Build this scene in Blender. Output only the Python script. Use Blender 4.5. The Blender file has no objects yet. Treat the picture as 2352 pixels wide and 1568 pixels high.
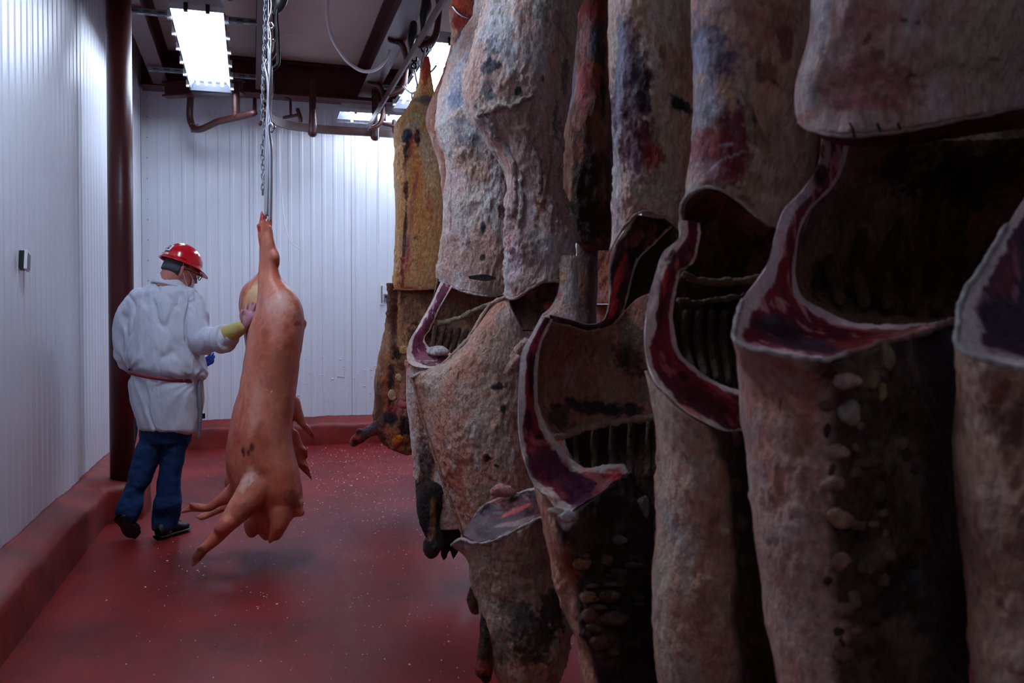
import bpy, math, random
import numpy as np
from mathutils import Vector, Matrix, noise as mnoise

# ------------------------------------------------------------------ camera, world, exposure
SC = bpy.context.scene
C = SC.collection
FPX, CX, CY, HZ = 2000.0, 1176.0, 784.0, 745.0
CAMH = 1.35
YAW = math.atan(597 / 2000.0)
PITCH = math.atan((CY - HZ) / FPX)
FW = np.array([math.sin(YAW) * math.cos(PITCH), math.cos(YAW) * math.cos(PITCH), -math.sin(PITCH)])
RT = np.array([math.cos(YAW), -math.sin(YAW), 0.0])
UP = np.cross(RT, FW)
EYE = np.array([0.0, 0.0, CAMH])
cd = bpy.data.cameras.new('camera')
cam = bpy.data.objects.new('camera', cd)
C.objects.link(cam)
cam.location = EYE
m = Matrix(((RT[0], UP[0], -FW[0]), (RT[1], UP[1], -FW[1]), (RT[2], UP[2], -FW[2])))
cam.rotation_euler = m.to_euler()
cd.sensor_width = 36.0
cd.lens = 36.0 * FPX / 2352.0
cd.clip_start = 0.05
cd.dof.use_dof = True
cd.dof.focus_distance = 5.3
cd.dof.aperture_fstop = 4.0
SC.camera = cam
w = bpy.data.worlds.new('world')
SC.world = w
w.use_nodes = True
w.node_tree.nodes['Background'].inputs[0].default_value = (0.35, 0.4, 0.5, 1)
w.node_tree.nodes['Background'].inputs[1].default_value = 0.05
SC.view_settings.view_transform = 'Standard'
SC.view_settings.look = 'None'
SC.view_settings.exposure = 0.75
SC.view_settings.gamma = 1.0
SC.view_settings.use_curve_mapping = False
TUBE_POWER = 26.0
random.seed(7)

# ------------------------------------------------------------------ helpers
def P(px, py, zc):
    """world point seen at (px, py) of the 2352x1568 photograph, zc metres deep"""
    return EYE + zc * (FW + (px - CX) / FPX * RT - (py - CY) / FPX * UP)

def proj(pos):
    d = pos - EYE
    z = d @ FW
    z = np.maximum(z, 1e-3)
    return CX + FPX * (d @ RT) / z, CY - FPX * (d @ UP) / z, z

def lin(c):
    return tuple(((x / 255.0) / 12.92 if x / 255.0 <= 0.04045 else ((x / 255.0 + 0.055) / 1.055) ** 2.4) for x in c)

def _h(ix, iy, iz, s):
    h = (ix * 374761393 + iy * 668265263 + iz * 1274126177 + s * 974634777) & 0xffffffff
    h = ((h ^ (h >> 13)) * 1274126177) & 0xffffffff
    h = ((h ^ (h >> 16)) * 2246822519) & 0xffffffff
    return ((h ^ (h >> 15)) & 0xffff) / 65535.0

def vnoise(p, s=0):
    i = np.floor(p).astype(np.int64)
    f = p - i
    f = f * f * (3 - 2 * f)
    r = 0
    for dx in (0, 1):
        wx = f[:, 0] if dx else 1 - f[:, 0]
        for dy in (0, 1):
            wy = f[:, 1] if dy else 1 - f[:, 1]
            for dz in (0, 1):
                wz = f[:, 2] if dz else 1 - f[:, 2]
                r = r + wx * wy * wz * _h(i[:, 0] + dx, i[:, 1] + dy, i[:, 2] + dz, s)
    return r

def fbm(p, sc, octv=4, s=0, stretch=(1, 1, 1)):
    q = p * np.array(stretch) * sc
    a, t, r = 1.0, 0.0, 0
    for k in range(octv):
        r = r + a * vnoise(q * 2 ** k + 17.3 * k, s + k)
        t += a
        a *= 0.5
    return r / t

def sstep(a, b, x):
    t = np.clip((x - a) / (b - a), 0, 1)
    return t * t * (3 - 2 * t)

def spline(K, T, t):
    """non-uniform Catmull-Rom through K (m,k) at params T, sampled at t"""
    K = np.asarray(K, float); T = np.asarray(T, float)
    m = len(K)
    if m == 2:
        a = ((t - T[0]) / (T[1] - T[0]))[:, None]
        return K[0] * (1 - a) + K[1] * a
    D = np.zeros_like(K)
    dl = (K[1:] - K[:-1]) / (T[1:] - T[:-1])[:, None]
    D[1:-1] = (dl[:-1] * (T[2:] - T[1:-1])[:, None] + dl[1:] * (T[1:-1] - T[:-2])[:, None]) / (T[2:] - T[:-2])[:, None]
    D[0] = dl[0]; D[-1] = dl[-1]
    i = np.clip(np.searchsorted(T, t, side='right') - 1, 0, m - 2)
    h = (T[i + 1] - T[i])
    x = ((t - T[i]) / h)[:, None]; h = h[:, None]
    return (K[i] * (2 * x**3 - 3 * x**2 + 1) + D[i] * h * (x**3 - 2 * x**2 + x) + K[i + 1] * (-2 * x**3 + 3 * x**2) + D[i + 1] * h * (x**3 - x**2))

ORG = {}
def org(o):
    return ORG.get(o.name, np.zeros(3)) if o is not None else np.zeros(3)

def tag(o, label=None, cat=None, group=None, kind=None):
    if label: o['label'] = label
    if cat: o['category'] = cat
    if group: o['group'] = group
    if kind: o['kind'] = kind
    return o

def thing(name, loc, label, cat, group=None):
    o = bpy.data.objects.new(name, None)
    C.objects.link(o)
    o.location = tuple(loc)
    o.empty_display_size = 0.05
    ORG[o.name] = np.array(loc, float)
    return tag(o, label, cat, group)

def mesh_from(name, V, Fc, smooth=True, cols=None):
    me = bpy.data.meshes.new(name)
    V = np.asarray(V, np.float32)
    Fc = list(Fc) if not isinstance(Fc, np.ndarray) else Fc
    if isinstance(Fc, np.ndarray) and Fc.ndim == 2:
        n, k = Fc.shape
        me.vertices.add(len(V)); me.vertices.foreach_set('co', V.ravel())
        me.loops.add(n * k); me.loops.foreach_set('vertex_index', Fc.astype(np.int32).ravel())
        me.polygons.add(n); me.polygons.foreach_set('loop_start', np.arange(0, n * k, k, dtype=np.int32))
        me.update(calc_edges=True)
    else:
        me.from_pydata([tuple(map(float, v)) for v in V], [], [tuple(int(i) for i in f) for f in Fc])
        me.update()
    me.polygons.foreach_set('use_smooth', [smooth] * len(me.polygons))
    if cols is not None:
        a = me.color_attributes.new('Col', 'FLOAT_COLOR', 'POINT')
        c4 = np.ones((len(V), 4), np.float32); c4[:, :3] = np.clip(cols, 0, 1)
        a.data.foreach_set('color', c4.ravel())
    return me

def obj(name, V, Fc, mat, parent=None, smooth=True, cols=None, origin=None):
    V = np.asarray(V, float)
    if parent is not None:
        o0 = org(parent)
    else:
        o0 = np.array(origin, float) if origin is not None else np.array([V[:, 0].mean(), V[:, 1].mean(), V[:, 2].min()])
    me = mesh_from(name, V - o0, Fc, smooth, cols)
    if mat: me.materials.append(mat)
    o = bpy.data.objects.new(name, me)
    C.objects.link(o)
    if parent is not None: o.parent = parent
    else: o.location = tuple(o0)
    ORG[o.name] = o0
    return o

class MB:
    """collects shells"""
    def __init__(s): s.V = []; s.F = []; s.n = 0
    def add(s, V, F):
        V = np.asarray(V, float).reshape(-1, 3)
        s.V.append(V); s.F += [tuple(int(i) + s.n for i in f) for f in F]; s.n += len(V); return s
    def box(s, lo, hi, M=None):
        x0, y0, z0 = lo; x1, y1, z1 = hi
        V = np.array([(x0, y0, z0), (x1, y0, z0), (x1, y1, z0), (x0, y1, z0), (x0, y0, z1), (x1, y0, z1), (x1, y1, z1), (x0, y1, z1)], float)
        if M is not None: V = M(V)
        return s.add(V, [(0, 3, 2, 1), (4, 5, 6, 7), (0, 1, 5, 4), (1, 2, 6, 5), (2, 3, 7, 6), (3, 0, 4, 7)])
    def tube(s, pts, r, n=10, caps=True, flat=1.0, res=0, side=None):
        pts = np.asarray(pts, float)
        r = np.full(len(pts), r, float) if np.isscalar(r) else np.asarray(r, float)
        if res:
            d = np.r_[0, np.cumsum(np.linalg.norm(np.diff(pts, axis=0), axis=1))]
            t = np.linspace(0, d[-1], res)
            q = spline(np.c_[pts, r], d, t); pts = q[:, :3]; r = np.maximum(q[:, 3], 1e-4)
        if caps:  # rounded ends
            a = pts[0] - pts[1]; a /= np.linalg.norm(a) + 1e-9
            b = pts[-1] - pts[-2]; b /= np.linalg.norm(b) + 1e-9
            P0 = [pts[0] + a * r[0] * k for k in (1.0, .85, .5)]
            P1 = [pts[-1] + b * r[-1] * k for k in (.5, .85, 1.0)]
            pts = np.array(P0 + list(pts) + P1); r = np.r_[r[0] * .02, r[0] * .53, r[0] * .87, r, r[-1] * .87, r[-1] * .53, r[-1] * .02]
        T = np.gradient(pts, axis=0); T /= np.linalg.norm(T, axis=1)[:, None] + 1e-9
        ref = np.array(side if side is not None else ((0, 0, 1) if abs(T[0][2]) < .9 else (1, 0, 0)), float)
        N = ref - T[0] * (ref @ T[0]); N /= np.linalg.norm(N)
        V = []
        ang = np.linspace(0, 2 * math.pi, n, endpoint=False)
        for i in range(len(pts)):
            N = N - T[i] * (N @ T[i]); N /= np.linalg.norm(N) + 1e-9
            B = np.cross(T[i], N)
            V.append(pts[i] + r[i] * (np.cos(ang)[:, None] * N + flat * np.sin(ang)[:, None] * B))
        V = np.concatenate(V); m = len(pts); F = []
        for i in range(m - 1):
            for j in range(n):
                k = (j + 1) % n
                F.append((i * n + j, i * n + k, (i + 1) * n + k, (i + 1) * n + j))
        F.append(tuple(range(n - 1, -1, -1))); F.append(tuple((m - 1) * n + j for j in range(n)))
        return s.add(V, F)
    def ell(s, c, ax, R=None, n=16):
        V = []; F = []; m = n // 2
        for i in range(m + 1):
            th = math.pi * i / m
            for j in range(n):
                ph = 2 * math.pi * j / n
                V.append((math.sin(th) * math.cos(ph), math.sin(th) * math.sin(ph), math.cos(th)))
        V = np.array(V) * np.array(ax)
        if R is not None: V = V @ np.array(R)
        for i in range(m):
            for j in range(n):
                k = (j + 1) % n
                F.append((i * n + j, (i + 1) * n + j, (i + 1) * n + k, i * n + k))
        return s.add(V + np.array(c), F)
    def grid(s, V, nv, nu, closed=False):
        F = []
        for i in range(nv - 1):
            for j in range(nu - (0 if closed else 1)):
                k = (j + 1) % nu
                F.append((i * nu + j, i * nu + k, (i + 1) * nu + k, (i + 1) * nu + j))
        return s.add(V, F)
    def arr(s): return np.concatenate(s.V), s.F
    def build(s, name, mat, parent=None, smooth=True, origin=None, cols=None):
        V, F = s.arr()
        return obj(name, V, F, mat, parent, smooth, cols, origin)

def modified(V, F, mods):
    me = mesh_from('tmp', V, F)
    o = bpy.data.objects.new('tmp', me); C.objects.link(o)
    for t, kw in mods:
        md = o.modifiers.new(t, t)
        for k, v in kw.items(): setattr(md, k, v)
    dg = bpy.context.evaluated_depsgraph_get()
    ev = o.evaluated_get(dg)
    m2 = ev.to_mesh()
    n = len(m2.vertices); V2 = np.empty(n * 3, np.float32); m2.vertices.foreach_get('co', V2)
    N2 = np.empty(n * 3, np.float32); m2.vertex_normals.foreach_get('vector', N2)
    F2 = [tuple(p.vertices) for p in m2.polygons]
    ev.to_mesh_clear()
    bpy.data.objects.remove(o); bpy.data.meshes.remove(me)
    return V2.reshape(-1, 3).astype(float), F2, N2.reshape(-1, 3).astype(float)

def fuse(mb, voxel, it=4):
    V, F = mb.arr()
    return modified(V, F, [('REMESH', dict(mode='VOXEL', voxel_size=voxel, adaptivity=0.0)), ('SMOOTH', dict(factor=0.5, iterations=it))])

# ---- control rows -> thick curved patch
def LR(y, xl, xr, z, b, yr=None, zr=None, k=9, level=True):
    """row from the left outline point to the right one, front bulging b metres toward the viewer"""
    out = []
    yr = y if yr is None else yr; zr = z if zr is None else zr
    for i in range(k):
        a = math.pi * i / (k - 1); t = (1 - math.cos(a)) / 2
        z0 = z + (zr - z) * t; zz = z0 - b * math.sin(a)
        yy = y + (yr - y) * t
        if level: yy = HZ + (yy - HZ) * z0 / zz
        xx = xl + (xr - xl) * t
        out.append((xx, yy, zz))
    return out

def patch(rows, nu, nv, thick, endclose=0.04, edge=0.0):
    """dense closed shell; returns verts, faces(quads), u, v, side"""
    R = []
    k = max(len(r) for r in rows)
    t = np.linspace(0, 1, nu)
    for r in rows:
        r = np.array(r, float)
        d = np.r_[0, np.cumsum(np.hypot(np.diff(r[:, 0]), np.diff(r[:, 1])) + 400 * np.abs(np.diff(r[:, 2])) / r[0, 2] + 1e-6)]
        R.append(spline(r, d / d[-1], t))
    R = np.array(R)  # m,nu,3
    mid = R.mean(axis=1)
    d = np.r_[0, np.cumsum(np.hypot(np.diff(mid[:, 0]), np.diff(mid[:, 1])) + 200 * np.abs(np.diff(mid[:, 2])) / mid[0, 2] + 1e-6)]
    tv = np.linspace(0, d[-1], nv)
    G = spline(R.reshape(len(R), -1), d, tv).reshape(nv, nu, 3)
    uu, vv = np.meshgrid(t, np.linspace(0, 1, nv))
    pu = np.sqrt(np.clip(1 - np.abs(2 * uu - 1) ** 2.5, 0, 1))
    pv = np.clip(np.minimum(vv, 1 - vv) / endclose, 0, 1) if endclose > 0 else np.ones_like(vv)
    pv = np.sqrt(np.clip(1 - (1 - pv) ** 2, 0, 1))
    th = thick(uu, vv) if callable(thick) else thick
    T = th * (edge + (1 - edge) * pu * pv)
    def W(G): return EYE + G[..., 2:3] * (FW + (G[..., 0:1] - CX) / FPX * RT - (G[..., 1:2] - CY) / FPX * UP)
    A = W(G); fwd = A - EYE; fwd /= np.linalg.norm(fwd, axis=2)[..., None]
    B = A + fwd * T[..., None]
    V = np.concatenate([A.reshape(-1, 3), B.reshape(-1, 3)])
    n = nv * nu
    ii, jj = np.meshgrid(np.arange(nv - 1), np.arange(nu - 1), indexing='ij'); a = (ii * nu + jj).ravel()
    Fr = np.c_[a, a + nu, a + nu + 1, a + 1]
    Fb = np.c_[a, a + 1, a + nu + 1, a + nu] + n
    per = list(range(nu)) + [i * nu + nu - 1 for i in range(1, nv)] + [(nv - 1) * nu + j for j in range(nu - 2, -1, -1)] + [i * nu for i in range(nv - 2, 0, -1)]
    per = np.array(per); nx = np.roll(per, -1)
    Fe = np.c_[per, nx, nx + n, per + n]
    F = np.concatenate([Fr, Fb, Fe])
    u2 = np.r_[uu.ravel(), uu.ravel()]; v2 = np.r_[vv.ravel(), vv.ravel()]
    side = np.r_[np.zeros(n), np.ones(n)]
    return V, F, u2, v2, side, (nv, nu)

def grid_normals(V, shp):
    nv, nu = shp; n = nv * nu
    A = V[:n].reshape(nv, nu, 3)
    N = np.cross(np.gradient(A, axis=1), np.gradient(A, axis=0))
    N /= np.linalg.norm(N, axis=2)[..., None] + 1e-9
    s = np.sign(-(N @ FW)); s[s == 0] = 1
    N = N.reshape(-1, 3)
    flip = -1.0 if (N @ FW).mean() > 0 else 1.0
    N = N * flip
    return np.concatenate([N, -N])

def blobs_on(V, cols, blobs, seed=0):
    """stains and muscle / fat patches, laid on the body in metres around a point of its surface"""
    if not blobs: return cols
    px, py, z = proj(V)
    nz = fbm(V, 22, 4, seed + 50)
    nz2 = fbm(V, 90, 2, seed + 60)
    for b in blobs:
        bx, by, rx, ry, ang, col = b[:6]
        st = b[6] if len(b) > 6 else 0.9
        rough = b[7] if len(b) > 7 else 1.6
        k = np.argmin((px - bx) ** 2 + (py - by) ** 2 + (z * 40) ** 2)
        c0 = V[k]; s = z[k] / FPX
        rel = V - c0
        a = (rel @ RT) / s; c = -(rel @ UP) / s; dd = np.abs(rel @ FW)
        t = math.radians(ang)
        a2 = a * math.cos(t) + c * math.sin(t); c2 = -a * math.sin(t) + c * math.cos(t)
        d = np.sqrt((a2 / rx) ** 2 + (c2 / ry) ** 2) + (nz - .5) * rough + (nz2 - .5) * rough * .7
        w_ = sstep(1.2, .62, d) * st * (dd < 0.3) * (.85 + .4 * nz2)
        w_ = np.clip(w_, 0, 1)
        cols = cols * (1 - w_[:, None]) + np.array(lin(col)) * w_[:, None]
    return cols

def paint(V, base, seed=0, blobs=None, streak=(1, 1, .3), speck=.3, sc=1.0, extra=None):
    """base = (main, second, third) colours mixed by noise"""
    a, b, c = [np.array(lin(x)) for x in base]
    n1 = fbm(V, 7 * sc, 4, seed, streak); n2 = fbm(V, 16 * sc, 4, seed + 11, streak)
    w1 = sstep(.38, .62, n1)[:, None]; w2 = (sstep(.5, .72, n2) * .75)[:, None]
    cols = a * (1 - w1) + b * w1
    cols = cols * (1 - w2) + c * w2
    n3 = fbm(V, 60 * sc, 3, seed + 23)
    cols = cols * (1 + (n3 - .5)[:, None] * .35)
    if speck:
        s3 = fbm(V, 45 * sc, 2, seed + 31)
        w3 = (sstep(.70, .80, s3) * speck)[:, None]
        cols = cols * (1 - w3) + np.array(lin((95, 40, 35))) * w3
    if extra is not None: cols = extra(cols)
    return np.clip(blobs_on(V, cols, blobs, seed), 0, 1)

# ------------------------------------------------------------------ materials
def mat(name, col=(128, 128, 128), rough=.5, metal=0.0, spec=.5, bump=0.0, bscale=30, var=0.0, vscale=5, coat=0.0, emit=None, stretch=(1, 1, 1), attr=False, col2=None, bdist=.01, sss=0):
    M = bpy.data.materials.new(name); M.use_nodes = True
    nt = M.node_tree; N = nt.nodes; L = nt.links
    bs = N['Principled BSDF']
    bs.inputs['Roughness'].default_value = rough; bs.inputs['Metallic'].default_value = metal
    bs.inputs['Specular IOR Level'].default_value = spec; bs.inputs['Coat Weight'].default_value = coat
    bs.inputs['Coat Roughness'].default_value = .15
    c = lin(col)
    bs.inputs['Base Color'].default_value = (*c, 1)
    tc = N.new('ShaderNodeTexCoord'); mp = N.new('ShaderNodeMapping'); mp.inputs['Scale'].default_value = stretch
    L.new(tc.outputs['Object'], mp.inputs['Vector'])
    if attr:
        at = N.new('ShaderNodeAttribute'); at.attribute_name = 'Col'
        src = at.outputs['Color']
    if var or attr:
        no = N.new('ShaderNodeTexNoise'); no.inputs['Scale'].default_value = vscale; no.inputs['Detail'].default_value = 6
        L.new(mp.outputs[0], no.inputs['Vector'])
        if attr:
            mr = N.new('ShaderNodeMapRange'); mr.inputs['From Min'].default_value = .3; mr.inputs['From Max'].default_value = .7
            mr.inputs['To Min'].default_value = 1 - var; mr.inputs['To Max'].default_value = 1 + var
            L.new(no.outputs['Fac'], mr.inputs['Value'])
            vm = N.new('ShaderNodeVectorMath'); vm.operation = 'SCALE'
            L.new(src, vm.inputs[0]); L.new(mr.outputs[0], vm.inputs['Scale']); L.new(vm.outputs[0], bs.inputs['Base Color'])
        else:
            cr = N.new('ShaderNodeValToRGB'); cr.color_ramp.elements[0].position = .35; cr.color_ramp.elements[1].position = .68
            c2 = lin(col2) if col2 else tuple(x * (1 - var) for x in c)
            cr.color_ramp.elements[0].color = (*c2, 1); cr.color_ramp.elements[1].color = (*c, 1)
            L.new(no.outputs['Fac'], cr.inputs[0]); L.new(cr.outputs[0], bs.inputs['Base Color'])
    if bump:
        nb = N.new('ShaderNodeTexNoise'); nb.inputs['Scale'].default_value = bscale; nb.inputs['Detail'].default_value = 8; nb.inputs['Roughness'].default_value = .62
        L.new(mp.outputs[0], nb.inputs['Vector'])
        bp = N.new('ShaderNodeBump'); bp.inputs['Strength'].default_value = bump; bp.inputs['Distance'].default_value = bdist
        L.new(nb.outputs['Fac'], bp.inputs['Height']); L.new(bp.outputs[0], bs.inputs['Normal'])
    if sss:
        bs.inputs['Subsurface Weight'].default_value = sss
        bs.inputs['Subsurface Radius'].default_value = (.02, .008, .005)
    if emit:
        bs.inputs['Emission Color'].default_value = (*emit[0], 1); bs.inputs['Emission Strength'].default_value = emit[1]
    return M

M = {}
M['wall'] = mat('white_ribbed_metal', (214, 216, 224), .38, spec=.5, bump=.12, bscale=14, var=.05, vscale=1.2, bdist=.01)
M['wall_trim'] = mat('white_trim_metal', (205, 207, 214), .4)
M['ceiling'] = mat('ceiling_panel', (206, 184, 174), .7, var=.12, vscale=1.5)
M['steel'] = mat('oxblood_painted_steel', (84, 34, 34), .36, spec=.38, bump=.15, bscale=25, var=.3, vscale=4)
M['steel2'] = mat('worn_oxblood_rail', (78, 36, 33), .4, metal=.1, bump=.3, bscale=60, var=.4, vscale=12)
M['rust'] = mat('rust_stain', (110, 38, 24), .5)
M['galv'] = mat('galvanised_steel', (150, 156, 162), .45, metal=.7, var=.2, vscale=20)
M['chrome'] = mat('bright_steel', (205, 208, 214), .22, metal=1.0)
M['black'] = mat('black_plastic', (26, 27, 30), .35, bump=.1)
M['iron'] = mat('dark_iron', (52, 50, 52), .4, metal=.8, bump=.2, bscale=50)
M['slot_shade'] = mat('slot_shadow_grey', (70, 72, 76), .6)
M['reflector'] = mat('fixture_reflector', (150, 155, 165), .5)
M['white_plastic'] = mat('white_plastic', (225, 226, 230), .35)
M['housing'] = mat('fixture_housing', (205, 208, 212), .4)
M['hose'] = mat('milky_hose', (238, 238, 240), .35)
M['cord'] = mat('white_cord', (215, 212, 205), .6)
M['screen'] = mat('grey_screen', (70, 66, 64), .25)
M['kerb'] = mat('red_kerb_paint', (148, 40, 30), .5, bump=.35, bscale=9, var=.3, vscale=3, col2=(104, 28, 24), bdist=.02)
M['flesh'] = mat('flesh', attr=True, rough=.48, spec=.35, var=.25, vscale=60, bump=1.0, bscale=38, stretch=(1, 1, .6), bdist=.05)
M['meat'] = mat('cut_meat', attr=True, rough=.46, spec=.3, var=.18, vscale=80, bump=.3, bscale=60, bdist=.006)
M['skin_pig'] = mat('scalded_pig_skin', attr=True, rough=.42, spec=.4, var=.07, vscale=30, bump=.18, bscale=70, bdist=.004, sss=.06)
M['skin'] = mat('skin', attr=True, rough=.5, var=.05, vscale=50, bump=.1, bscale=90, bdist=.002)
M['coat'] = mat('white_work_coat', (204, 209, 222), .8, spec=.2, bump=.5, bscale=14, var=.05, vscale=6, stretch=(1, 1, .5), bdist=.02)
M['denim'] = mat('blue_denim', (36, 66, 112), .85, spec=.15, bump=.4, bscale=20, var=.35, vscale=7, bdist=.02)
M['shoe'] = mat('black_shoe_leather', (22, 24, 26), .5, bump=.2, bscale=60)
M['helmet'] = mat('red_helmet_shell', (205, 20, 38), .18, spec=.6, coat=.4)
M['sticker'] = mat('white_sticker', (230, 226, 232), .4)
M['sticker_ink'] = mat('sticker_ink', (60, 50, 62), .5)
M['sticker_red'] = mat('sticker_red', (190, 90, 110), .5)
M['belt'] = mat('red_brown_belt', (120, 38, 44), .6, bump=.3)
M['glove_y'] = mat('yellow_knit_glove', (196, 178, 104), .75, bump=.5, bscale=160, bdist=.004)
M['glove_b'] = mat('blue_rubber_glove', (24, 66, 160), .4, bump=.1)
M['mask'] = mat('white_face_mask', (215, 210, 220), .8)
M['hair'] = mat('greying_short_hair', (92, 78, 70), .8, bump=.5, bscale=150, bdist=.004)
M['band'] = mat('grey_helmet_band', (62, 66, 76), .55)
M['scrap'] = mat('fat_scrap', (206, 180, 174), .5)
M['paleknife'] = mat('pale_knife_handle', (190, 176, 158), .5)

def floor_mat():
    Mt = mat('red_epoxy_floor', (160, 52, 52), .3, spec=.28)
    nt = Mt.node_tree; N = nt.nodes; L = nt.links; bs = N['Principled BSDF']
    tc = N.new('ShaderNodeTexCoord')
    n1 = N.new('ShaderNodeTexNoise'); n1.inputs['Scale'].default_value = 1.1; n1.inputs['Detail'].default_value = 8; n1.inputs['Roughness'].default_value = .62
    cr = N.new('ShaderNodeValToRGB'); e = cr.color_ramp.elements
    e[0].position = .3; e[0].color = (*lin((92, 17, 18)), 1); e[1].position = .72; e[1].color = (*lin((154, 37, 35)), 1)
    L.new(tc.outputs['Object'], n1.inputs['Vector']); L.new(n1.outputs['Fac'], cr.inputs[0])
    mp = N.new('ShaderNodeMapping'); mp.inputs['Scale'].default_value = (2.2, .5, 1); mp.inputs['Rotation'].default_value = (0, 0, .5)
    n2 = N.new('ShaderNodeTexNoise'); n2.inputs['Scale'].default_value = 5; n2.inputs['Detail'].default_value = 8; n2.inputs['Roughness'].default_value = .7
    L.new(tc.outputs['Object'], mp.inputs['Vector']); L.new(mp.outputs[0], n2.inputs['Vector'])
    r2 = N.new('ShaderNodeMapRange'); r2.inputs['From Min'].default_value = .58; r2.inputs['From Max'].default_value = .82; r2.inputs['To Max'].default_value = .22
    L.new(n2.outputs['Fac'], r2.inputs['Value'])
    mx = N.new('ShaderNodeMix'); mx.data_type = 'RGBA'; mx.inputs['B'].default_value = (*lin((198, 120, 118)), 1)
    L.new(cr.outputs[0], mx.inputs['A']); L.new(r2.outputs[0], mx.inputs['Factor']); L.new(mx.outputs['Result'], bs.inputs['Base Color'])
    r3 = N.new('ShaderNodeMapRange'); r3.inputs['To Min'].default_value = .34; r3.inputs['To Max'].default_value = .6
    L.new(n2.outputs['Fac'], r3.inputs['Value']); L.new(r3.outputs[0], bs.inputs['Roughness'])
    bp = N.new('ShaderNodeBump'); bp.inputs['Strength'].default_value = .25; bp.inputs['Distance'].default_value = .01
    L.new(n1.outputs['Fac'], bp.inputs['Height']); L.new(bp.outputs[0], bs.inputs['Normal'])
    return Mt
M['floor'] = floor_mat()

def lens_mat():
    Mt = bpy.data.materials.new('clear_fixture_lens'); Mt.use_nodes = True
    nt = Mt.node_tree; N = nt.nodes; L = nt.links; N.remove(N['Principled BSDF'])
    t = N.new('ShaderNodeBsdfTransparent'); t.inputs[0].default_value = (.95, .97, 1, 1)
    g = N.new('ShaderNodeBsdfGlossy'); g.inputs['Roughness'].default_value = .2
    mx = N.new('ShaderNodeMixShader'); mx.inputs[0].default_value = .07
    L.new(t.outputs[0], mx.inputs[1]); L.new(g.outputs[0], mx.inputs[2]); L.new(mx.outputs[0], N['Material Output'].inputs['Surface'])
    return Mt
M['lens'] = lens_mat()
def emis(name, col, st):
    Mt = bpy.data.materials.new(name); Mt.use_nodes = True
    nt = Mt.node_tree; N = nt.nodes; N.remove(N['Principled BSDF'])
    e = N.new('ShaderNodeEmission'); e.inputs[0].default_value = (*col, 1); e.inputs[1].default_value = st
    nt.links.new(e.outputs[0], N['Material Output'].inputs['Surface'])
    return Mt
M['tube'] = emis('fluorescent_tube', (.72, .83, 1.0), TUBE_POWER)
M['tube_old'] = emis('near_fluorescent_tube', (.72, .83, 1.0), TUBE_POWER * 1.3)
M['tube_dim'] = emis('dim_fluorescent_tube', (.72, .83, 1.0), TUBE_POWER * .24)

# ------------------------------------------------------------------ the room
WX, BY, CZ = -1.14, 10.15, 4.22          # left wall, back wall, ceiling
def tag_s(o): return tag(o, kind='structure')
rx = 3.45
obj_floor = tag_s(obj('floor', [(WX - .1, -2.6, 0), (rx, -2.6, 0), (rx, BY + .1, 0), (WX - .1, BY + .1, 0)] + [(WX - .1, -2.6, -.1), (rx, -2.6, -.1), (rx, BY + .1, -.1), (WX - .1, BY + .1, -.1)],
                  [(0, 1, 2, 3), (4, 7, 6, 5), (0, 4, 5, 1), (1, 5, 6, 2), (2, 6, 7, 3), (3, 7, 4, 0)], M['floor'], None, False, origin=(0, 0, 0)))

def rib_profile(w_):
    """cross-section of one wall sheet: (along, out) pairs, ribs 125 mm apart"""
    pts = [(0.003, 0.0)]
    n = int(round(w_ / .125))
    pit = w_ / n
    for k in range(n):
        a = k * pit + pit * .5
        pts += [(a - .024, 0.0), (a - .014, .0052), (a + .014, .0052), (a + .024, 0.0)]
    pts.append((w_ - .003, 0.0))
    return pts

def sheet_wall(name, axis, pos, a0, a1, sgn, pw=1.12):
    """ribbed sheet-metal wall; sheets are parts"""
    Mb = MB()
    if axis == 'x': Mb.box((min(pos, pos - sgn * .12), a0, 0), (max(pos, pos - sgn * .12) , a1, CZ + .05))
    else: Mb.box((a0, min(pos, pos - sgn * .12), 0), (a1, max(pos, pos - sgn * .12), CZ + .05))
    core = tag_s(Mb.build(name, M['wall_trim'], None, False, origin=(0, 0, 0)))
    a = a1 if sgn > 0 and axis == 'x' else a0
    n = int(math.ceil((a1 - a0) / pw)); pts = rib_profile(pw)
    for i in range(n):
        s0 = a0 + i * pw
        pr = [(s0 + q, .006 + .004 + o) for q, o in pts if s0 + q <= a1]
        if len(pr) < 3: continue
        pr = [(pr[0][0], 0.001)] + pr + [(pr[-1][0], 0.001)]
        V = []
        for z in (0.0, CZ):
            for q, o in pr:
                V.append((pos + sgn * o, q, z) if axis == 'x' else (q, pos + sgn * o, z))
        k = len(pr); F = [(j, j + 1, k + j + 1, k + j) for j in range(k - 1)]
        if (axis == 'x') == (sgn < 0): F = [f[::-1] for f in F]
        obj('panel', V, F, M['wall'], core, False)
    return core
sheet_wall('wall_left', 'x', WX, -2.6, BY, 1)
sheet_wall('wall_back', 'y', BY, WX, rx, -1)
sheet_wall('wall_right', 'x', rx, -2.6, BY, -1)
sheet_wall('wall_front', 'y', -2.6, WX, rx, 1)
# dents low on the back wall: small pressed hollows
# ceiling in long panels
cl = MB().box((WX - .1, -2.6, CZ + .012), (rx, BY + .1, CZ + .1)).build('ceiling', M['ceiling'], None, False, origin=(0, 0, CZ))
tag_s(cl)
y = -2.6
while y < BY:
    y2 = min(y + 1.15, BY)
    MB().box((WX, y + .003, CZ), (rx, y2 - .003, CZ + .014)).build('ceiling_panel', M['ceiling'], cl, False)
    y = y2
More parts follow.
